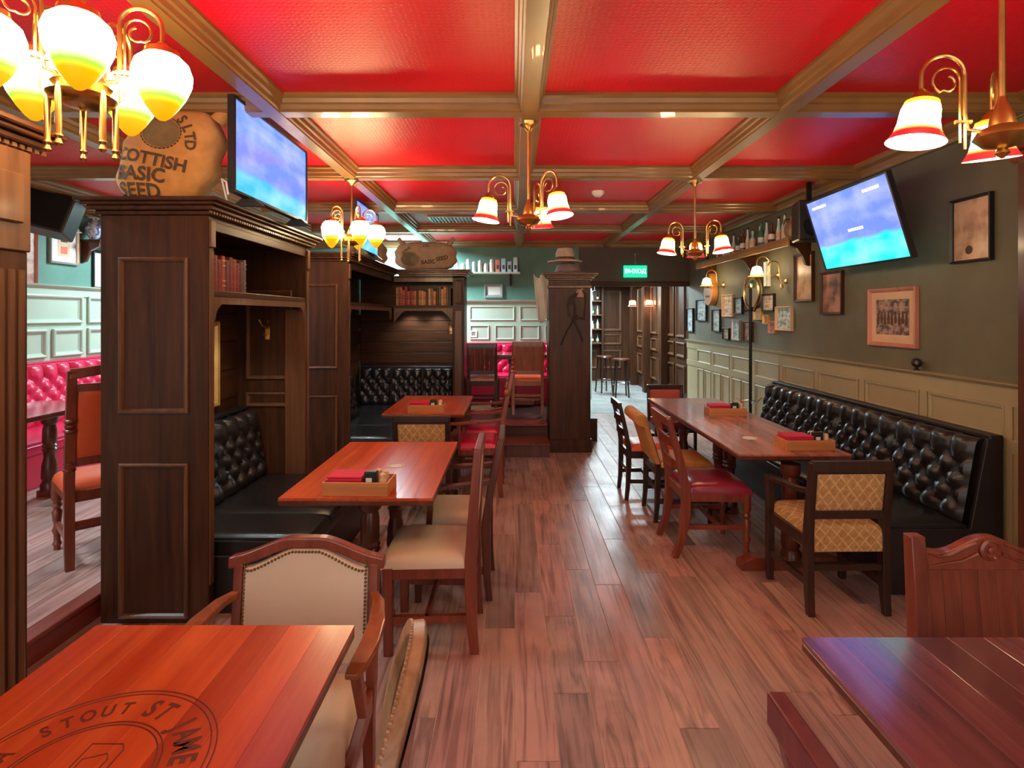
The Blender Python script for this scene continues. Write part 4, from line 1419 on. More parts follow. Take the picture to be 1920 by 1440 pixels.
# ================================================================ sacks
def sack(label, loc, rot, a, b, c, mat, lines, shear=0.0, e=3.2, tilt=0.0, arc_text=None, patch=None, ears=True):
    t = thing('seed_sack', label, 'sack', loc, rot)
    NU, NV = 40, 24
    vs, fs = [], []
    sg = lambda v, p: math.copysign(abs(v) ** p, v)
    for j in range(NV + 1):
        ph = -PI / 2 + PI * j / NV
        for i in range(NU):
            th = 2 * PI * i / NU
            x = a * sg(math.cos(ph), 2 / e) * sg(math.cos(th), 2 / e)
            y = b * sg(math.cos(ph), 2 / e) * sg(math.sin(th), 2 / e)
            z = c * sg(math.sin(ph), 2 / e)
            wv = .010 * math.sin(9 * x / a + 4 * z / c) * math.cos(5 * z / c + 2) * (1 if y > -b * .5 else .3)
            k = 1 + wv / max(a, .01) * 2
            vs.append((x * k + shear * (z + c) / (2 * c), y * k, z + c))
    for j in range(NV):
        for i in range(NU):
            l = (i + 1) % NU
            fs.append((j * NU + i, j * NU + l, (j + 1) * NU + l, (j + 1) * NU + i))
    MB().add(vs, fs).build('sack_body', mat, t, True)

    def front(x, z):
        xo = x - shear * z / (2 * c)
        q = 1 - abs(xo / a) ** e - abs((z - c) / c) ** e
        return -b * max(q, .02) ** (1 / e) * 1.006 - .006
    if ears:
        for s in (-1, 1):
            MB().lathe([(.045, -.04), (.04, .0), (.025, .05), (.03, .075), (.01, .085)], 12, (0, 0, 0), Matrix.Translation((s * a * .80 + shear, 0, 2 * c * .97)) @ Matrix.Rotation(s * R(38), 4, 'Y')).build('tied_ear', mat, t, True)
    if patch:
        (ux, uz, ra, rb) = patch
        vs = [(ux, front(ux, uz) - .001, uz)]
        K = 28
        fs = []
        for rr in (.5, 1.0):
            for i in range(K):
                an = 2 * PI * i / K
                xq, zq = ux + ra * rr * math.cos(an), uz + rb * rr * math.sin(an)
                vs.append((xq, front(xq, zq) - .001, zq))
        for i in range(K):
            l = (i + 1) % K
            fs += [(0, 1 + i, 1 + l), (1 + i, 1 + K + i, 1 + K + l, 1 + l)]
        MB().add(vs, fs).build('printed_oval', plain('faded_print_%s' % label[:6], (.20, .13, .06), .9, noise=.25, nscale=12), t)
        m = MB()
        for i in range(30):
            an = 2 * PI * i / 30
            p0 = [(ux + ra * 1.07 * math.cos(an + d), uz + rb * 1.07 * math.sin(an + d)) for d in (0, .13)]
            m.tube([(q[0], front(*q) - .001, q[1]) for q in p0], .0035, 5)
        m.build('printed_stitch_ring', M['ink'], t)['kind'] = 'stuff'
    for (txt, x0, z0, size, ang) in lines:
        vs, fs = text_mb(txt, size, True)
        Rt = Matrix.Rotation(R(ang), 2)
        out = []
        for v in vs:
            q = Rt @ Vector((v.x, v.y))
            out.append((x0 + q.x, front(x0 + q.x, z0 + q.y) - .002, z0 + q.y))
        MB().add(out, fs).build('printed_word', M['ink'], t)
    return t


sack('brown burlap seed sack with dark lettering on top of the nearest booth bookcase', (-2.0, 3.14, 2.276), R(4), .25, .12, .265, M['burlap'],
     [('SCOTTISH', -.02, .235, .095, -12), ('BASIC', -.055, .150, .105, -6), ('SEED', -.065, .060, .105, -3), ('S', .165, .455, .075, -50), ('L', .198, .405, .075, -68), ('T', .210, .360, .075, -80), ('D', .212, .312, .075, -90)], shear=.13, patch=(.06, .38, .10, .085))
PK = plain('pinkish_burlap', (.48, .30, .18), .9, noise=.15, nscale=12, bump=.4, bscale=300)
sack('pale burlap sack with printed oval lying on the bookcase of old books', (-1.22, 7.70, 2.276), 0, .42, .14, .20, PK,
     [('SONS', -.25, .27, .055, 42), ('BASIC', .05, .11, .075, 4), ('SEED', .24, .16, .075, 12), ('LTD', .02, .33, .05, 0)], patch=(-.20, .15, .12, .09), ears=True)
sack('plain burlap sack slumped in the corner above the second booth', (-1.88, 7.1, 2.276), R(20), .24, .13, .17, PK, [], ears=False)
t = thing('wooden_crate', 'dark wooden crate standing behind the lettered burlap sack', 'crate', (-2.10, 3.42, 2.276), R(3))
for i in range(4):
    bx(-.17, .17, -.10, -.088, .005 + .095 * i, .09 + .095 * i, .003).build('slat', M['darkX'], t)
    bx(-.17, .17, .088, .10, .005 + .095 * i, .09 + .095 * i, .003).build('slat', M['darkX'], t)
for s in (-1, 1):
    bx(s * .17 - .008, s * .17 + .008, -.1, .1, 0, .39, .003).build('end_board', M['dark'], t)
bx(-.16, .16, -.088, .088, 0, .01).build('bottom', M['darkX'], t)

# ================================================================ books
SP = {'maroon': (.19, .025, .03), 'deep red': (.28, .03, .035), 'purple-brown': (.11, .03, .04), 'pink-brown': (.30, .12, .10), 'orange-brown': (.42, .14, .04),
      'tan': (.50, .30, .12), 'dark brown': (.06, .03, .018), 'olive': (.16, .12, .05), 'crimson': (.38, .04, .05), 'grey': (.14, .12, .11)}
SPM = {k: plain('book_%s' % k.replace(' ', '_'), v, .5, noise=.18, nscale=25) for k, v in SP.items()}
PAGE = plain('book_pages', (.55, .42, .27), .8, noise=.1, nscale=60)


def book(label, loc, rot, w, h, d, col, group):
    """spine faces -y of the book"""
    t = thing('book', label, 'book', loc, rot, group)
    m = MB()
    m.box(-w / 2, -w / 2 + .003, -d / 2, d / 2, 0, h)
    m.box(w / 2 - .003, w / 2, -d / 2, d / 2, 0, h)
    m.prism([(-w / 2, -d / 2 + .006), (-w / 2, -d / 2), (-w / 4, -d / 2 - .005), (w / 4, -d / 2 - .005), (w / 2, -d / 2), (w / 2, -d / 2 + .006)], 0, h, 'z')
    m.build('cover', SPM[col], t)
    bx(-w / 2 + .003, w / 2 - .003, -d / 2 + .006, d / 2 - .008, .004, h - .006).build('pages', PAGE, t)
    m = MB()
    for z in (.16, .3, .72, .86):
        m.box(-w / 2 + .001, w / 2 - .001, -d / 2 - .0065, -d / 2 - .003, h * z, h * z + .006)
    m.build('spine_band', M['gold'] if col in ('orange-brown', 'tan', 'crimson') else SPM[col], t)['kind'] = 'stuff'


yy = 3.045
row = ['pink-brown', 'deep red', 'deep red', 'maroon', 'crimson', 'purple-brown', 'maroon', 'deep red', 'maroon', 'purple-brown', 'grey']
for i, c in enumerate(row):
    wd = random.uniform(.034, .052) if i != 1 else .06
    yy += wd / 2
    book('%s book, %s from the near end of the shelf in the nearest booth' % (c, ORD[i]), (XH - .15, yy, 1.79), R(90), wd, random.uniform(.185, .215), .145, c, 'books on the nearest booth shelf')
    yy += wd / 2 + .0015
yy = 5.75
for i, c in enumerate(['grey', 'purple-brown', 'dark brown', 'grey', 'maroon']):
    book('dim %s book, %s of five on the side shelf of the second booth' % (c, ORD[i]), (XH - .2, yy, 1.79), R(90), .045, .2 + .02 * (i % 2), .145, c, 'books on the second booth shelf')
    yy += .047
xx = -1.612
row = ['orange-brown', 'olive', 'crimson', 'crimson', 'deep red', 'crimson', 'deep red', 'crimson', 'orange-brown', 'dark brown', 'orange-brown', 'tan', 'orange-brown', 'dark brown', 'tan', 'pink-brown', 'orange-brown', 'dark brown', 'olive', 'tan', 'orange-brown', 'olive', 'dark brown']
for i, c in enumerate(row):
    wd = random.uniform(.026, .039)
    xx += wd / 2
    if xx + wd / 2 > -.84:
        break
    book('%s book, %s from the left on the full shelf facing the camera' % (c, ORD[i]), (xx, 7.625, 1.79), 0, wd, random.uniform(.19, .265), .145, c, 'old books on the full shelf')
    xx += wd / 2 + .0012


# ================================================================ framed pictures
PIC = {
    'map': picture('aged_map_print', (.42, .24, .12), (.66, .43, .25), 3.0),
    'photo': picture('sepia_photograph', (.06, .035, .03), (.42, .27, .21), 7.0),
    'port': picture('portrait_print', (.10, .06, .045), (.50, .26, .19), 2.2),
    'cold': picture('pale_blue_print', (.16, .24, .26), (.62, .72, .72), 5.0),
    'mix': picture('mixed_print', (.30, .12, .07), (.66, .55, .42), 6.0),
}


def framed(label, wall, a0, a1, z0, z1, fm, pic, fw=.025, mount=None, depth=.03, group=None):
    """wall 'R' (faces -x), 'L' (faces +x) or 'F' (faces -y); a is y or x"""
    ac, zc, W, H = (a0 + a1) / 2, (z0 + z1) / 2, abs(a1 - a0), z1 - z0
    loc, rot = {'R': ((XR - .001, ac, zc), FACE_MX), 'L': ((XL + .001, ac, zc), FACE_PX), 'F': ((ac, YF - .001, zc), 0)}[wall]
    t = thing('framed_picture', label, 'picture', loc, rot, group)
    frame_mb(W, H, [(0, 0), (0, depth), (fw * .3, depth + .004), (fw * .8, depth * .7), (fw, depth * .4), (fw, 0)]).build('frame', fm, t)
    if mount:
        bx(-W / 2 + fw, W / 2 - fw, -.010, 0, -H / 2 + fw, H / 2 - fw).build('mount', mount, t)
        k = min(W, H) * .17 + fw
        bx(-W / 2 + k, W / 2 - k, -.0125, -.010, -H / 2 + k, H / 2 - k).build('print', pic, t)
    else:
        bx(-W / 2 + fw, W / 2 - fw, -.010, 0, -H / 2 + fw, H / 2 - fw).build('print', pic, t)
    return t


def framed_px(label, x0, x1, y0, y1, fm, pic, fw=.02, mount=None):
    """picture on the right wall from its pixel box (y measured at the middle)"""
    ya, yb = FPX * XR / (x1 - CX), FPX * XR / (x0 - CX)
    ym = (ya + yb) / 2
    framed(label, 'R', ya, yb, CAMZ + (CY - y1) * ym / FPX, CAMZ + (CY - y0) * ym / FPX, fm, pic, fw, mount, group='framed pictures on the right wall')


t = framed('aged document in a thin black frame, nearest picture high on the right wall', 'R', 3.385, 3.70, 1.995, 2.415, M['blackp'], PIC['map'], .018)
MB().lathe([(.028, 0), (.028, .001)], 20, (-.02, -.0105, -.13), Matrix.Rotation(R(90), 4, 'X')).build('wax_seal', M['ink'], t)
t = framed('sepia group photograph in a pink wooden frame below the tilted television', 'R', 4.015, 4.555, 1.41, 1.865, M['pinkframe'], M['papercream'], .03)
bx(-.185, .185, -.012, -.010, -.135, .14).build('photograph', PIC['photo'], t)
for i in range(9):
    x = -.16 + .04 * i
    MB().lathe([(.012, 0), (.016, .03), (.012, .06), (.009, .075), (.009, .088), (.004, .095)], 8, (x, -.0125, -.06 + .012 * (i % 2)), Matrix.Diagonal((1, .05, 1, 1))).build('printed_figure', M['ink'], t)
framed('dim portrait in a brown frame behind the lower left of the tilted television', 'R', 4.92, 5.27, 1.66, 2.06, M['dark'], PIC['port'], .025)
framed('tall parchment in a brown frame left of the tilted television', 'R', 5.40, 5.76, 1.79, 2.285, M['dark'], PIC['map'], .028)
for a in ((1458, 1488, 575, 620, M['papercream'], PIC['cold'], 'small cream frame with blue print, right of the wall cluster'), (1432, 1455, 551, 584, M['blackp'], PIC['mix'], 'small black frame with pale print above the cream frame'),
          (1417, 1432, 578, 600, M['gold'], PIC['mix'], 'tiny gilt frame just right of the dark pole'), (1434, 1444, 590, 608, M['gold'], PIC['port'], 'tiniest gilt frame in the wall cluster'),
          (1445, 1457, 602, 625, M['pinkframe'], PIC['port'], 'tiny red frame at the bottom of the wall cluster'), (1437, 1445, 490, 537, M['paperwhite'], PIC['cold'], 'narrow white frame behind the wall lamp'),
          (1380, 1395, 557, 589, M['blackp'], PIC['cold'], 'small black frame left of the dark pole'), (1357, 1377, 553, 594, M['papercream'], PIC['mix'], 'small cream frame with red print below the guitar'),
          (1397, 1413, 603, 640, M['dark'], PIC['port'], 'small dark frame low behind the pole'), (1375, 1390, 600, 638, M['silver'], PIC['cold'], 'narrow silver frame low left of the pole'),
          (1358, 1370, 615, 637, M['blackp'], PIC['mix'], 'small low black frame near the wainscot'), (1338, 1353, 580, 622, M['blackp'], PIC['cold'], 'black frame with white sheet, third from the passage'),
          (1308, 1327, 562, 602, M['blackp'], PIC['cold'], 'black frame with white sheet, second from the passage'), (1290, 1302, 578, 622, M['blackp'], PIC['cold'], 'narrow black frame nearest the passage')):
    framed_px(a[6], a[0], a[1], a[2], a[3], a[4], a[5], .018)
framed('large red and cream poster on the left side room wall', 'L', 5.05, 5.77, 1.97, 2.66, M['pinkframe'], picture('poster_print', (.28, .05, .06), (.55, .33, .24), 5.0), .02)
t = framed('silver framed card under the hanging speaker in the left side room', 'L', 5.93, 6.32, 2.22, 2.65, M['silver'], M['paperwhite'], .03)
bx(-.08, .08, -.012, -.0105, -.13, .13).build('card', M['papercream'], t)
bx(-.045, .045, -.0135, -.012, .03, .11).build('printed_mark', M['ink'], t)
bx(-.045, .045, -.0135, -.012, -.10, -.02).build('printed_mark', M['orangel'], t)
framed('dark rope-edged frame partly hidden by the tall end panel', 'L', 6.54, 6.95, 1.97, 2.43, M['blackp'], M['paperwhite'], .03)
framed('small grey picture on the alcove wall above the wainscot', 'F', -.49, -.18, 1.95, 2.19, plain('grey_frame', (.22, .25, .25), .5, noise=.05), M['paperwhite'], .05)
# gilt frame inside the nearest booth
t = thing('framed_picture', 'gilt-framed picture on the back of the nearest booth, seen edge-on', 'picture', (-2.176, 3.79, 1.30), FACE_PX)
frame_mb(.50, .62, [(0, 0), (0, .028), (.01, .034), (.03, .028), (.04, .01), (.04, 0)]).build('frame', M['gold'], t)
bx(-.21, .21, -.010, 0, -.27, .27).build('print', PIC['map'], t)


# ================================================================ right wall shelf, bottles, instruments
t = thing('wall_shelf', 'tan wooden wall shelf of bottles high on the right wall', 'shelf', (XR, 5.45, 2.40))
TANW = wood('tan_shelf_wood', (.30, .15, .045), (.46, .26, .09), .4, 'Y')
bx(-.24, 0, 0, 2.75, 0, .03, .004).build('board', TANW, t)
bx(-.245, -.22, 0, 2.75, -.06, 0, .004).build('lip', TANW, t)
for y in (.04, 1.3, 2.6):
    MB().prism([(-.02, 0), (-.22, 0), (-.21, -.05), (-.14, -.08), (-.08, -.16), (-.05, -.24), (0, -.26), (0, 0)], y - .018, y + .018, 'y').build('bracket', M['dark'], t)
bottle_p = {'tall': [(.0, 0), (.034, .002), (.036, .02), (.036, .15), (.03, .18), (.014, .21), (.012, .27), (.015, .275), (.015, .29)],
            'short': [(.0, 0), (.036, .002), (.038, .02), (.038, .11), (.025, .14), (.014, .155), (.013, .20), (.016, .21), (.016, .225)],
            'slim': [(.0, 0), (.027, .002), (.028, .02), (.027, .13), (.014, .19), (.011, .27), (.014, .275), (.014, .285)]}
bm_cache = {}


def bottle(label, kind, mat, loc, group, sc=1.0):
    t = thing('bottle', label, 'bottle', loc, 0, group)
    key = (kind, mat)
    if key not in bm_cache:
        me = MB().lathe(bottle_p[kind], 14).mesh('bottle_body', True)
        me.materials.append(M[mat])
        h, r = bottle_p[kind][-1][1], bottle_p[kind][3][0]
        lb = MB().lathe([(r + .001, .05), (r + .001, .11)], 14, caps=False).mesh('bottle_label', True)
        lb.materials.append(M['paperwhite' if mat != 'glass' else 'papercream'])
        cp = MB().lathe([(.015, h - .02), (.016, h + .006), (.012, h + .008)], 10).mesh('bottle_cap', True)
        cp.materials.append(M['blackp'])
        bm_cache[key] = (me, lb, cp)
    for nm, me in zip(('glass_body', 'paper_label', 'cap'), bm_cache[key]):
        inst(nm, me, t, scale=(sc, sc, sc))


for i in range(16):
    kind = ('tall', 'slim', 'short', 'slim')[i % 4]
    mat = ('glass', 'glass', 'bglass', 'glass', 'gglass', 'glass')[i % 6]
    nm = {'glass': 'clear', 'bglass': 'brown', 'gglass': 'green'}[mat]
    bottle('%s %s bottle, %s from the near end of the right wall shelf' % (nm, kind, ORD[i]), kind, mat, (XR - .12 + random.uniform(-.03, .03), 5.75 + .125 * i, 2.43), 'bottles on the right wall shelf', .95)
t = thing('stoneware_jug', 'brown stoneware jug at the near end of the right wall shelf', 'jug', (XR - .13, 5.58, 2.43))
MB().lathe([(.0, 0), (.055, .003), (.075, .05), (.078, .1), (.06, .15), (.03, .175), (.028, .21), (.036, .22)], 18).build('body', plain('stoneware', (.26, .16, .10), .4, noise=.2, nscale=15), t, True)
MB().tube([(-.03, 0, .2), (-.075, 0, .19), (-.09, 0, .14), (-.07, 0, .11)], .008, 8).build('handle', M['bglass'], t, True)


def sconce(label, y, z, lit=True, h=.0):
    t = thing('wall_lamp', label, 'wall lamp', (XR, y, z))
    MB().lathe([(.045, 0), (.045, .008), (.02, .02), (.01, .03)], 16, (0, 0, 0), Matrix.Rotation(R(-90), 4, 'Y')).build('wall_plate', M['brass'], t, True)
    q = [(-.02, 0), (-.06, -.03), (-.09, .02), (-.10, .12)] + arc((-.17, .14), .07, 0, 180, 10) + [(-.24, .10)]
    MB().tube([(a, 0, b) for a, b in q], .007, 8).build('gooseneck', M['brass'], t, True)
    s_ = MB().lathe([(.02, .0), (.045, -.012), (.07, -.10), (.095, -.112), (.09, -.108), (.065, -.096), (.04, -.014), (.018, -.004)], 18, (-.24, 0, .10), caps=False).build('lamp_shade', glow('glowing_sconce_' + label[:5], [(0, (1, .5, .08), .5), (.2, (1, .6, .2), .8), (.4, (1, .78, .48), LAMP * .6), (1, (1, .7, .35), LAMP * .4)]), t, True)
    inst('bulb', bulb_me, s_, (-.24, 0, -.005), scale=(.8, .8, .8))


sconce('brass wall lamp with lit cream shade right of the banjo', 6.15, 2.10)
sconce('brass wall lamp with lit cream shade in front of the guitar', 7.75, 2.08)
t = thing('wall_lamp', 'unlit brass gooseneck wall hook beside the tall parchment', 'wall lamp', (XR, 5.97, 2.02))
MB().lathe([(.03, 0), (.03, .008), (.01, .02)], 14, (0, 0, 0), Matrix.Rotation(R(-90), 4, 'Y')).build('wall_plate', M['brass'], t, True)
MB().tube([(a, 0, b) for a, b in [(-.01, 0), (-.05, -.03), (-.07, .03), (-.08, .15)] + arc((-.14, .16), .06, 0, 170, 10)], .007, 8).build('gooseneck', M['brass'], t, True)
MB().lathe([(.0, 0), (.016, .01), (.018, .03), (.008, .05)], 12, (-.05, 0, -.08)).build('drop_finial', M['brass'], t, True)

# guitar and banjo on the wall
t = thing('guitar', 'orange acoustic guitar hanging on the far part of the right wall', 'guitar', (XR - .005, 8.12, 1.80))
GW = plain('orange_guitar_top', (.55, .24, .06), .3, noise=.1)
pts = []
for i in range(40):
    a = 2 * PI * i / 40
    z = math.sin(a)
    wd = .19 * (1 - .28 * math.exp(-((z - .25) / .28) ** 2)) * (1 if z < .2 else .88)
    pts.append((wd * math.cos(a), .25 * z + .25))
MB().prism(pts, -.09, 0, 'x').build('body', GW, t, bev=.006)
MB().lathe([(.05, 0), (.05, .002)], 20, (-.09, 0, .31), Matrix.Rotation(R(-90), 4, 'Y')).build('sound_hole', M['dark'], t)
bx(-.105, -.085, -.025, .025, .40, .66, .003).build('neck', M['dark'], t)
bx(-.10, -.085, -.035, .035, .66, .72, .003).build('headstock', M['dark'], t)
bx(-.098, -.09, -.07, .07, .12, .145, .002).build('bridge', M['dark'], t)
t = thing('banjo', 'round brass-rimmed banjo hanging on the right wall beside the lit lamp', 'banjo', (XR - .005, 6.72, 1.72))
Rb = Matrix.Rotation(R(-90), 4, 'Y')
MB().tube([(-.05, .20 * math.cos(2 * PI * i / 36), .22 + .20 * math.sin(2 * PI * i / 36)) for i in range(36)], .018, 8, closed=True).build('rim', M['brass'], t, True)
MB().lathe([(.19, 0), (.19, .05)], 32, (0, 0, .22), Rb).build('drum_head', plain('olive_drum_head', (.34, .30, .18), .5, noise=.2), t)
bx(-.07, -.045, -.025, .025, .40, .47, .003).build('neck', M['dark'], t)
MB().lathe([(.03, 0), (.035, .04), (.02, .08), (.004, .09)], 14, (-.06, -.05, .27)).build('green_ornament', M['gglass'], t, True)
for i in range(14):
    a = 2 * PI * i / 14
    bx(-.066, -.05, .2 * math.cos(a) - .006, .2 * math.cos(a) + .006, .22 + .2 * math.sin(a) - .006, .22 + .2 * math.sin(a) + .006).build('tension_bracket', M['chrome'], t)

# coat stand at the far end of the wall bench
t = thing('coat_stand', 'slim black coat stand behind the far end of the long table', 'coat stand', (2.66, 6.2, 0))
MB().tube([(0, 0, .03), (0, 0, 1.96)], .017, 10).build('pole', M['blackm'], t, True)
MB().lathe([(.16, 0), (.16, .015), (.05, .03), (.02, .05)], 20).build('foot', M['blackm'], t, True)
MB().lathe([(.017, 0), (.03, .02), (.012, .05), (.004, .06)], 12, (0, 0, 1.95)).build('finial', M['brass'], t, True)
for a in (20, 140, 260):
    ca, sa = math.cos(R(a)), math.sin(R(a))
    MB().tube([(0, 0, .70), (.10 * ca, .10 * sa, .68), (.16 * ca, .16 * sa, .72)], .008, 8).build('lower_hook', M['chrome'], t, True)
    MB().tube([(0, 0, 1.72), (.06 * ca, .06 * sa, 1.70), (.09 * ca, .09 * sa, 1.75)], .008, 8).build('upper_hook', M['blackm'], t, True)

# speaker behind the tilted television, black ball camera on the wainscot
t = thing('loudspeaker', 'black wall loudspeaker tucked behind the tilted television', 'loudspeaker', (XR, 5.15, 2.52), R(-12))
bx(-.30, -.06, -.12, .12, -.17, .20, .012).build('cabinet', M['blackp'], t)
MB().lathe([(.085, 0), (.08, .006), (.03, -.0), (.02, .004)], 20, (-.18, -.122, -.05), Matrix.Rotation(R(90), 4, 'X')).build('woofer', M['blackm'], t, True)
MB().lathe([(.04, 0), (.036, .005), (.01, .006)], 16, (-.18, -.122, .11), Matrix.Rotation(R(90), 4, 'X')).build('tweeter', M['chrome'], t, True)
bx(-.07, .0, -.02, .02, -.02, .03).build('wall_bracket', M['blackm'], t)
bx(-.20, -.16, -.02, .02, .19, .38).build('ceiling_bracket', M['blackm'], t)
x_, y_, z_ = px(1724, 673, 4.0)
t = thing('spotlight', 'small black ball spotlight standing on the right wainscot rail', 'spotlight', (XR - .045, 3.98, WZ))
MB().lathe([(.02, 0), (.02, .008), (.008, .015), (.012, .02), (.03, .035), (.036, .055), (.03, .075), (.01, .086)], 16).build('ball_body', M['blackp'], t, True)
MB().lathe([(.014, 0), (.012, .004), (.004, .005)], 12, (-.02, -.028, .055), Matrix.Rotation(R(90), 4, 'X')).build('lens', M['chrome'], t, True)

# ceiling bits
t = thing('smoke_detector', 'white round smoke detector on the red ceiling', 'smoke detector', (px(1121, 0, 5.55)[0], 5.55, ZC))
MB().lathe([(.062, 0), (.062, -.02), (.045, -.04), (.02, -.046)], 20).build('base', M['white'], t, True)
MB().lathe([(.03, -.04), (.03, -.052), (.012, -.056)], 16).build('sensor', M['white'], t, True)
t = thing('ceiling_vent', 'dark slatted air grille in the ceiling above the second booth', 'vent', (-.72, 7.12, ZC))
frame_mb(.72, .46, [(0, 0), (0, .016), (.03, .016), (.03, 0)]).xf(Matrix.Rotation(R(90), 4, 'X')).build('frame', M['beam'], t)
for i in range(14):
    MB().box(-.31 + .046 * i, -.31 + .046 * i + .008, -.2, .2, -.016, -.001).build('slat', M['silver'], t)
bx(-.33, .33, -.2, .2, -.003, -.0005).build('shaft', M['blackp'], t)
t = thing('exit_sign', 'green lit exit sign with white lettering above the passage', 'sign', (px(1191, 0, 9.2)[0], 9.20, px(0, 509, 9.2)[2]))
bx(-.195, .195, -.02, .02, -.10, .10, .006).build('housing', plain('lit_green_sign', (.0, .5, .3), .4, noise=.02, emis=((.0, .62, .33), .5)), t)
vs, fs = text_mb('ВЫХОД', .095, True)
MB().add([(v.x, -.0215, v.y) for v in vs], fs).build('lettering', plain('lit_white_letters', (.8, 1, .9), .4, noise=.01, emis=((.75, 1, .85), .6)), t)
MB().tube([(0, 0, .10), (0, 0, .30)], .008, 8).build('hanger', M['chrome'], t)
bx(-.06, .06, -.01, .10, .29, .30).build('hanger_arm', M['chrome'], t)

# ================================================================ alcove shelf, socket, wine-coloured bits
t = thing('alcove_shelf', 'pale green wall shelf of white jars in the red alcove', 'shelf', (-.55, YF, 2.37))
bx(-.75, .66, -.24, 0, -.03, 0, .004).build('board', M['sageL'], t)
for x in (-.55, .50):
    MB().prism([(0, -.03), (-.2, -.03), (-.04, -.22), (0, -.22)], x - .012, x + .012, 'x').build('bracket', M['blackm'], t)
cols = [('white', (.7, .72, .7)), ('cream', (.66, .6, .46)), ('white', (.72, .74, .72)), ('pale blue', (.40, .58, .66)), ('cream', (.62, .6, .48)), ('white', (.7, .72, .7)), ('cream', (.66, .62, .5)), ('coral', (.70, .22, .17)), ('pale blue', (.38, .56, .66)), ('blue-grey', (.32, .46, .55)), ('pale blue', (.45, .62, .7))]
for i, (nm, c) in enumerate(cols):
    x = -.95 + .098 * i
    tall = (.19, .14, .21, .17)[i % 4]
    t = thing('jar', '%s jar, %s from the left on the alcove shelf' % (nm, ORD[i]), 'jar', (x, YF - .12, 2.37), 0, 'jars on the alcove shelf')
    mt = plain('jar_%s_%d' % (nm.replace(' ', '_'), i), c, .35, noise=.06)
    if i in (7, 8, 9, 10):
        bx(-.035, .035, -.04, .04, 0, tall + .04, .004).build('box_body', mt, t)
        bx(-.02, .02, -.042, -.04, .05, .12).build('printed_label', M['ink'], t)
    else:
        MB().lathe([(.0, 0), (.036, .003), (.04, .02), (.04, tall * .75), (.03, tall * .88)], 14).build('body', mt, t, True)
        MB().lathe([(.032, tall * .86), (.032, tall), (.012, tall + .012), (.004, tall + .02)], 14).build('lid', M['paperwhite'], t, True)
t = thing('wall_socket', 'white wall socket above the crimson bench in the alcove', 'socket', (px(888, 0, 9.25)[0], YF - .022, px(0, 626, 9.25)[2]))
frame_mb(.11, .11, [(0, 0), (0, .012), (.02, .012), (.024, .006), (.024, 0)]).build('plate', M['white'], t)
MB().lathe([(.026, 0), (.026, .007)], 16, (0, 0, 0), Matrix.Rotation(R(90), 4, 'X')).build('insert', M['silver'], t)

# hats, cloth and straps on the wooden pillar
FELT = plain('pale_felt', (.52, .38, .28), .9, noise=.15, nscale=14)
t = thing('hat', 'pale wide-brimmed felt hat stacked on the mauve hat on the wooden pillar', 'hat', (.64, 6.88, 2.312), 0)
t.scale = (1.15, 1.15, 1.2)
MB().lathe([(.19, .012), (.185, .0), (.11, .01), (.105, .02), (.10, .10), (.08, .145), (.03, .15), (.0, .135)], 24, caps=False).build('felt', FELT, t, True)
MB().lathe([(.108, .03), (.106, .055)], 24, caps=False).build('band', M['ink'], t, True)
t = thing('hat', 'mauve round hat under the pale hat on top of the wooden pillar', 'hat', (.68, 6.90, 2.166), 0)
t.scale = (1.9, 1.7, 1.04)
MB().lathe([(.13, .02), (.125, .005), (.085, .008), (.085, .05), (.075, .10), (.04, .135), (.0, .14)], 24, caps=False).build('felt', plain('mauve_felt', (.24, .16, .16), .85, noise=.1), t, True)
MB().lathe([(.088, .015), (.088, .035)], 24, caps=False).build('band', M['blackp'], t, True)
m = MB()
vs, fs = [], []
for i in range(9):
    for j in range(14):
        u, v = i / 8, j / 13
        vs.append((-.02 + .02 * math.sin(u * 9 + v * 2) - .03 * v, -.09 + .18 * u * (1 - .3 * v), -.55 * v + .03 * math.sin(u * 7)))
for i in range(8):
    for j in range(13):
        fs.append((i * 14 + j, i * 14 + 14 + j, i * 14 + 15 + j, i * 14 + j + 1))
t = thing('hanging_cloth', 'pale crumpled cloth hanging down the left side of the wooden pillar', 'cloth', (.335, 6.74, 2.14), R(90))
o = MB().add(vs, fs).build('folds', plain('pale_cloth', (.50, .50, .44), .9, noise=.1, nscale=9), t, True)
sm = o.modifiers.new('thick', 'SOLIDIFY')
sm.thickness = .008
MB().lathe([(.012, 0), (.012, .03)], 10, (.0, 0, -.005), Matrix.Rotation(R(90), 4, 'Y')).build('peg', M['brass'], t, True)
ROPE = plain('dark_leather_strap', (.04, .02, .013), .6, noise=.2)
t = thing('leather_straps', 'dark leather straps looped on the front of the wooden pillar', 'straps', (.70, 6.66, 1.30))
MB().tube([(.07, -.015, .62), (-.01, -.02, .58), (-.05, -.02, .46), (-.02, -.02, .34), (.03, -.025, .30), (.05, -.02, .42), (.02, -.02, .55), (.07, -.015, .62)], .011, 8).build('loop', ROPE, t, True)
MB().tube([(.06, -.02, .36), (-.05, -.02, .18), (-.13, -.018, .0)], .008, 8).build('tail', M['blackm'], t, True)
MB().tube([(.03, -.025, .30), (.09, -.02, .16), (.14, -.018, .04)], .011, 8).build('tail', ROPE, t, True)
MB().tube([(.03, -.02, .31), (.10, -.02, .33), (.16, -.018, .31)], .012, 8).build('buckle_strap', ROPE, t, True)
MB().tube([(.13, -.015, .66), (.17, -.02, .58), (.17, -.02, .50), (.15, -.018, .34)], .009, 8).build('tail', ROPE, t, True)
for x, z in ((.07, .63), (.13, .67)):
    MB().lathe([(.008, 0), (.008, .02), (.014, .024), (.006, .03)], 10, (x, .01, z), Matrix.Rotation(R(90), 4, 'X')).build('peg', M['brass'], t, True)
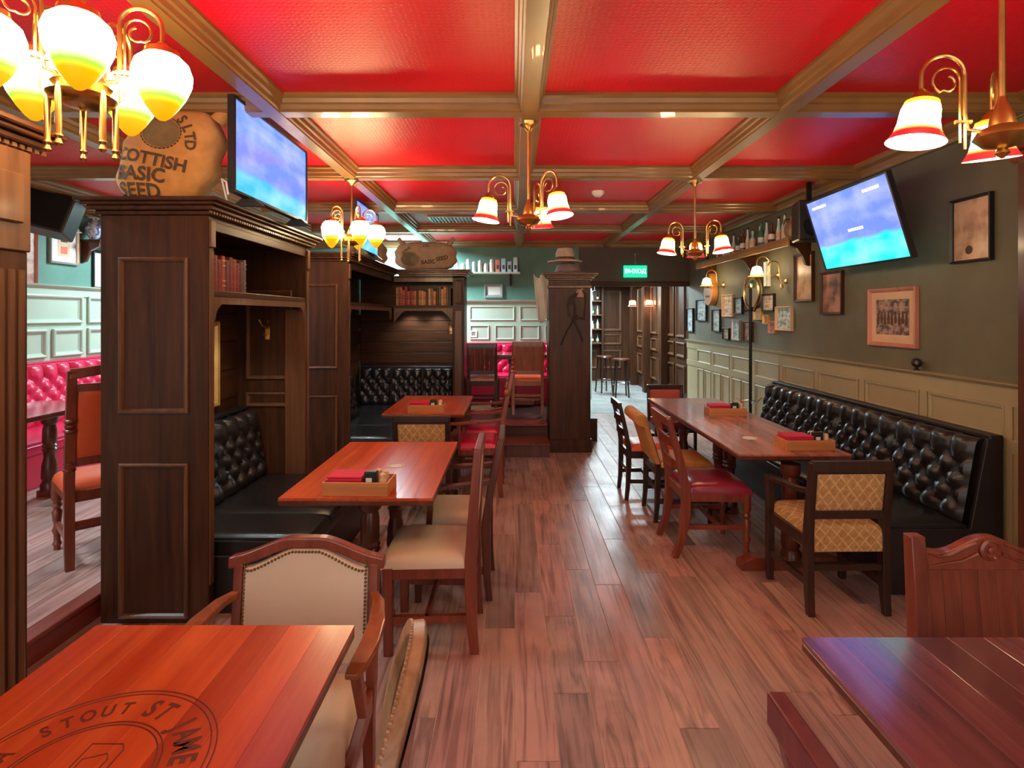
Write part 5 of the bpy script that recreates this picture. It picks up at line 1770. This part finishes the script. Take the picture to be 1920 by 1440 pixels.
bx(.06, .15, -.006, .009, .57, .67, .004).build('leather_tab', M['chairo'], t)

# ================================================================ left side room extras
t = thing('loudspeaker', 'black loudspeaker hanging tilted in the left side room', 'loudspeaker', (-4.42, 5.25, 2.62))
t.rotation_euler = (R(-12), R(14), R(20))
bx(-.21, .21, -.15, .15, -.19, .19, .012).build('cabinet', M['blackp'], t)
bx(-.19, .19, -.156, -.15, -.17, .17, .004).build('grille', M['blackm'], t)
bx(-.02, .02, -.02, .02, .19, .30).build('hanger', M['blackm'], t)
t = thing('wall_shelf', 'dark wall shelf with blue-white china in the left side room', 'shelf', (XL, 6.1, 2.50))
bx(0, .24, .25, 1.6, 0, .03, .004).build('board', M['darkY'], t)
for y in (.30, 1.5):
    MB().prism([(0, 0), (.21, 0), (.20, -.05), (.10, -.10), (.05, -.22), (0, -.24)], y - .018, y + .018, 'y').build('bracket', M['tleg'], t)
t = thing('china_vase', 'blue and white china vase on the left side room shelf', 'vase', (XL + .12, 6.42, 2.53))
MB().lathe([(.0, 0), (.04, .003), (.045, .02), (.08, .08), (.085, .13), (.06, .19), (.035, .22), (.05, .25)], 18).build('body', picture('blue_white_glaze', (.08, .11, .30), (.6, .65, .72), 5, .2), t, True)
MB().lathe([(.05, .248), (.053, .256), (.045, .256)], 18).build('rim', M['paperwhite'], t, True)
t = thing('biscuit_tin', 'cream tin beside the china vase on the left side room shelf', 'tin', (XL + .12, 6.66, 2.53))
bx(-.07, .07, -.07, .07, 0, .16, .01).build('body', M['papercream'], t)
bx(-.073, .073, -.073, .073, .16, .185, .008).build('lid', M['paperwhite'], t)
t = thing('wall_lamp', 'grey metal cone-shaded wall lamp in the left side room', 'wall lamp', (XL, 5.78, 2.72))
GM = plain('grey_painted_metal', (.30, .34, .36), .35, .4, noise=.1)
MB().tube([(0, 0, .0), (.18, 0, .06), (.30, 0, .02), (.32, 0, -.06)], .009, 8).build('arm', GM, t, True)
MB().lathe([(.02, .0), (.03, -.02), (.05, -.09), (.13, -.14), (.125, -.14), (.045, -.085)], 18, (.32, 0, -.05), caps=False).build('cone_shade', GM, t, True)

# ================================================================ bar hall furniture
t = thing('bar_counter', 'dark bar counter with brass foot rail in the far hall', 'bar counter', (1.0, 12.2, 0))
bx(-.35, .35, -1.1, 1.1, .004, 1.04, .006).build('body', M['dark'], t)
bx(-.42, .42, -1.18, 1.18, 1.04, 1.09, .01).build('worktop', M['tleg'], t)
for i in range(4):
    frame_mb(.44, .7, MOULD).build('panel_moulding', M['edge'], t, loc=(.35, -.82 + .55 * i, .56)).rotation_euler = (0, 0, FACE_PX)
frame_mb(.5, .7, MOULD).build('panel_moulding', M['edge'], t, loc=(0, -1.1, .56))
MB().tube([(.45, -1.1, .18), (.45, 1.1, .18)], .02, 10).build('foot_rail', M['brass'], t, True)
for y in (-.9, .9):
    MB().tube([(.35, y, .18), (.45, y, .18)], .012, 8).build('rail_bracket', M['brass'], t, True)
t = thing('back_bar', 'lit back-bar shelves of glasses and bottles in the far hall', 'shelf', (1.55, YB, 0))
for z in (.95, 1.30, 1.65, 2.0):
    bx(-.65, .65, -.30, 0, z, z + .03, .004).build('shelf_board', M['edge'], t)
for x in (-.66, 0, .66):
    bx(x - .025, x + .025, -.31, 0, 0, 2.38, .004).build('upright', M['dark'], t)
k = 0
for z in (.98, 1.33, 1.68, 2.03):
    for i in range(10):
        kind = ('short', 'tall', 'slim')[(i + k) % 3]
        mat = ('glass', 'bglass', 'glass', 'gglass', 'glass')[(i * 2 + k) % 5]
        bottle('%s %s bottle, %s from the left on the %s shelf of the back bar' % ({'glass': 'clear', 'bglass': 'brown', 'gglass': 'green'}[mat], kind, ORD[i], {0: 'lowest', 1: 'second', 2: 'third', 3: 'top'}[k]), kind, mat, (1.55 - .56 + .124 * i, YB - .15, z), 'bottles on the back bar', .85)
    k += 1
t = thing('bar_window', 'narrow green lit panel beside the bar in the far hall', 'panel', (1.42, 10.9, 1.62))
bx(-.10, .10, -.02, .02, -.36, .36, .004).build('pane', plain('lit_green_glass', (.0, .35, .22), .3, noise=.1, emis=((.0, .45, .28), .35)), t)
frame_mb(.24, .76, [(0, -.025), (0, .03), (.025, .03), (.025, -.025)]).build('frame', M['paperwhite'], t)
bx(-.12, .12, -.03, .03, -1.62, -.38, .006).build('post', M['sageL'], t)
bx(-.12, .12, -.03, .03, .38, .80, .006).build('upper_post', M['sageL'], t)
for i, (x, y) in enumerate(((2.18, 11.2), (1.95, 11.9))):
    t = thing('bar_stool', ('nearer' if i == 0 else 'farther') + ' dark wooden bar stool in the far hall', 'stool', (x, y, 0), R(20 * i), 'bar stools')
    MB().lathe([(.0, .74), (.17, .745), (.18, .765), (.17, .785), (.0, .79)], 20).build('seat', M['tleg'], t, True)
    for a in (45, 135, 225, 315):
        ca, sa = math.cos(R(a)), math.sin(R(a))
        MB().tube([(.19 * ca, .19 * sa, 0), (.13 * ca, .13 * sa, .75)], [.016, .019], 8).build('leg', M['chaird'], t, True)
    MB().tube([(.17 * math.cos(2 * PI * q / 20), .17 * math.sin(2 * PI * q / 20), .27) for q in range(20)], .009, 6, closed=True).build('foot_ring', M['chrome'], t, True)
for i, (pxx, yy) in enumerate(((1186, 11.8), (1217, 11.6))):
    x = px(pxx, 0, yy)[0]
    t = thing('pendant_lamp', ('left' if i == 0 else 'right') + ' small lit pendant lamp over the bar stools', 'pendant lamp', (x, yy, 0), 0, 'bar pendant lamps')
    MB().tube([(0, 0, 2.42), (0, 0, 1.98)], .006, 6).build('cord', M['blackm'], t)
    s_ = inst('lamp_shade', bell_me, t, (0, 0, 1.85), scale=(1.2, 1.2, 1.0))
    inst('bulb', bulb_me, s_, (0, 0, .015))
    inst('shade_lining', lin_me, s_)
t = thing('glass_rack', 'hanging rack of stemmed glasses above the bar counter', 'glass rack', (1.35, 11.4, 0))
for y in (-.5, .5):
    MB().tube([(-.25, y, 2.42), (-.25, y, 2.14)], .008, 6).build('hanger', M['chrome'], t)
    MB().tube([(.25, y, 2.42), (.25, y, 2.14)], .008, 6).build('hanger', M['chrome'], t)
for x in (-.25, -.187, -.143, -.022, .022, .143, .187, .25):
    MB().tube([(x, -.6, 2.14), (x, .6, 2.14)], .006, 6).build('rail', M['chrome'], t)
gl = MB().lathe([(.035, 0), (.03, -.004), (.004, -.01), (.004, -.075), (.03, -.10), (.038, -.14), (.03, -.17)], 12, caps=False).mesh('stemmed_glass', True)
gl.materials.append(M['glass'])
k = 0
for x in (-.165, 0, .165):
    for i in range(5):
        o = inst('stemmed_glass', gl, None, (1.35 + x, 10.95 + .22 * i, 2.149))
        tag(o, 'stemmed glass hanging %s from the front in the %s row of the rack' % (ORD[i], ('left', 'middle', 'right')[k]), 'glass', 'glasses in the rack')
    k += 1
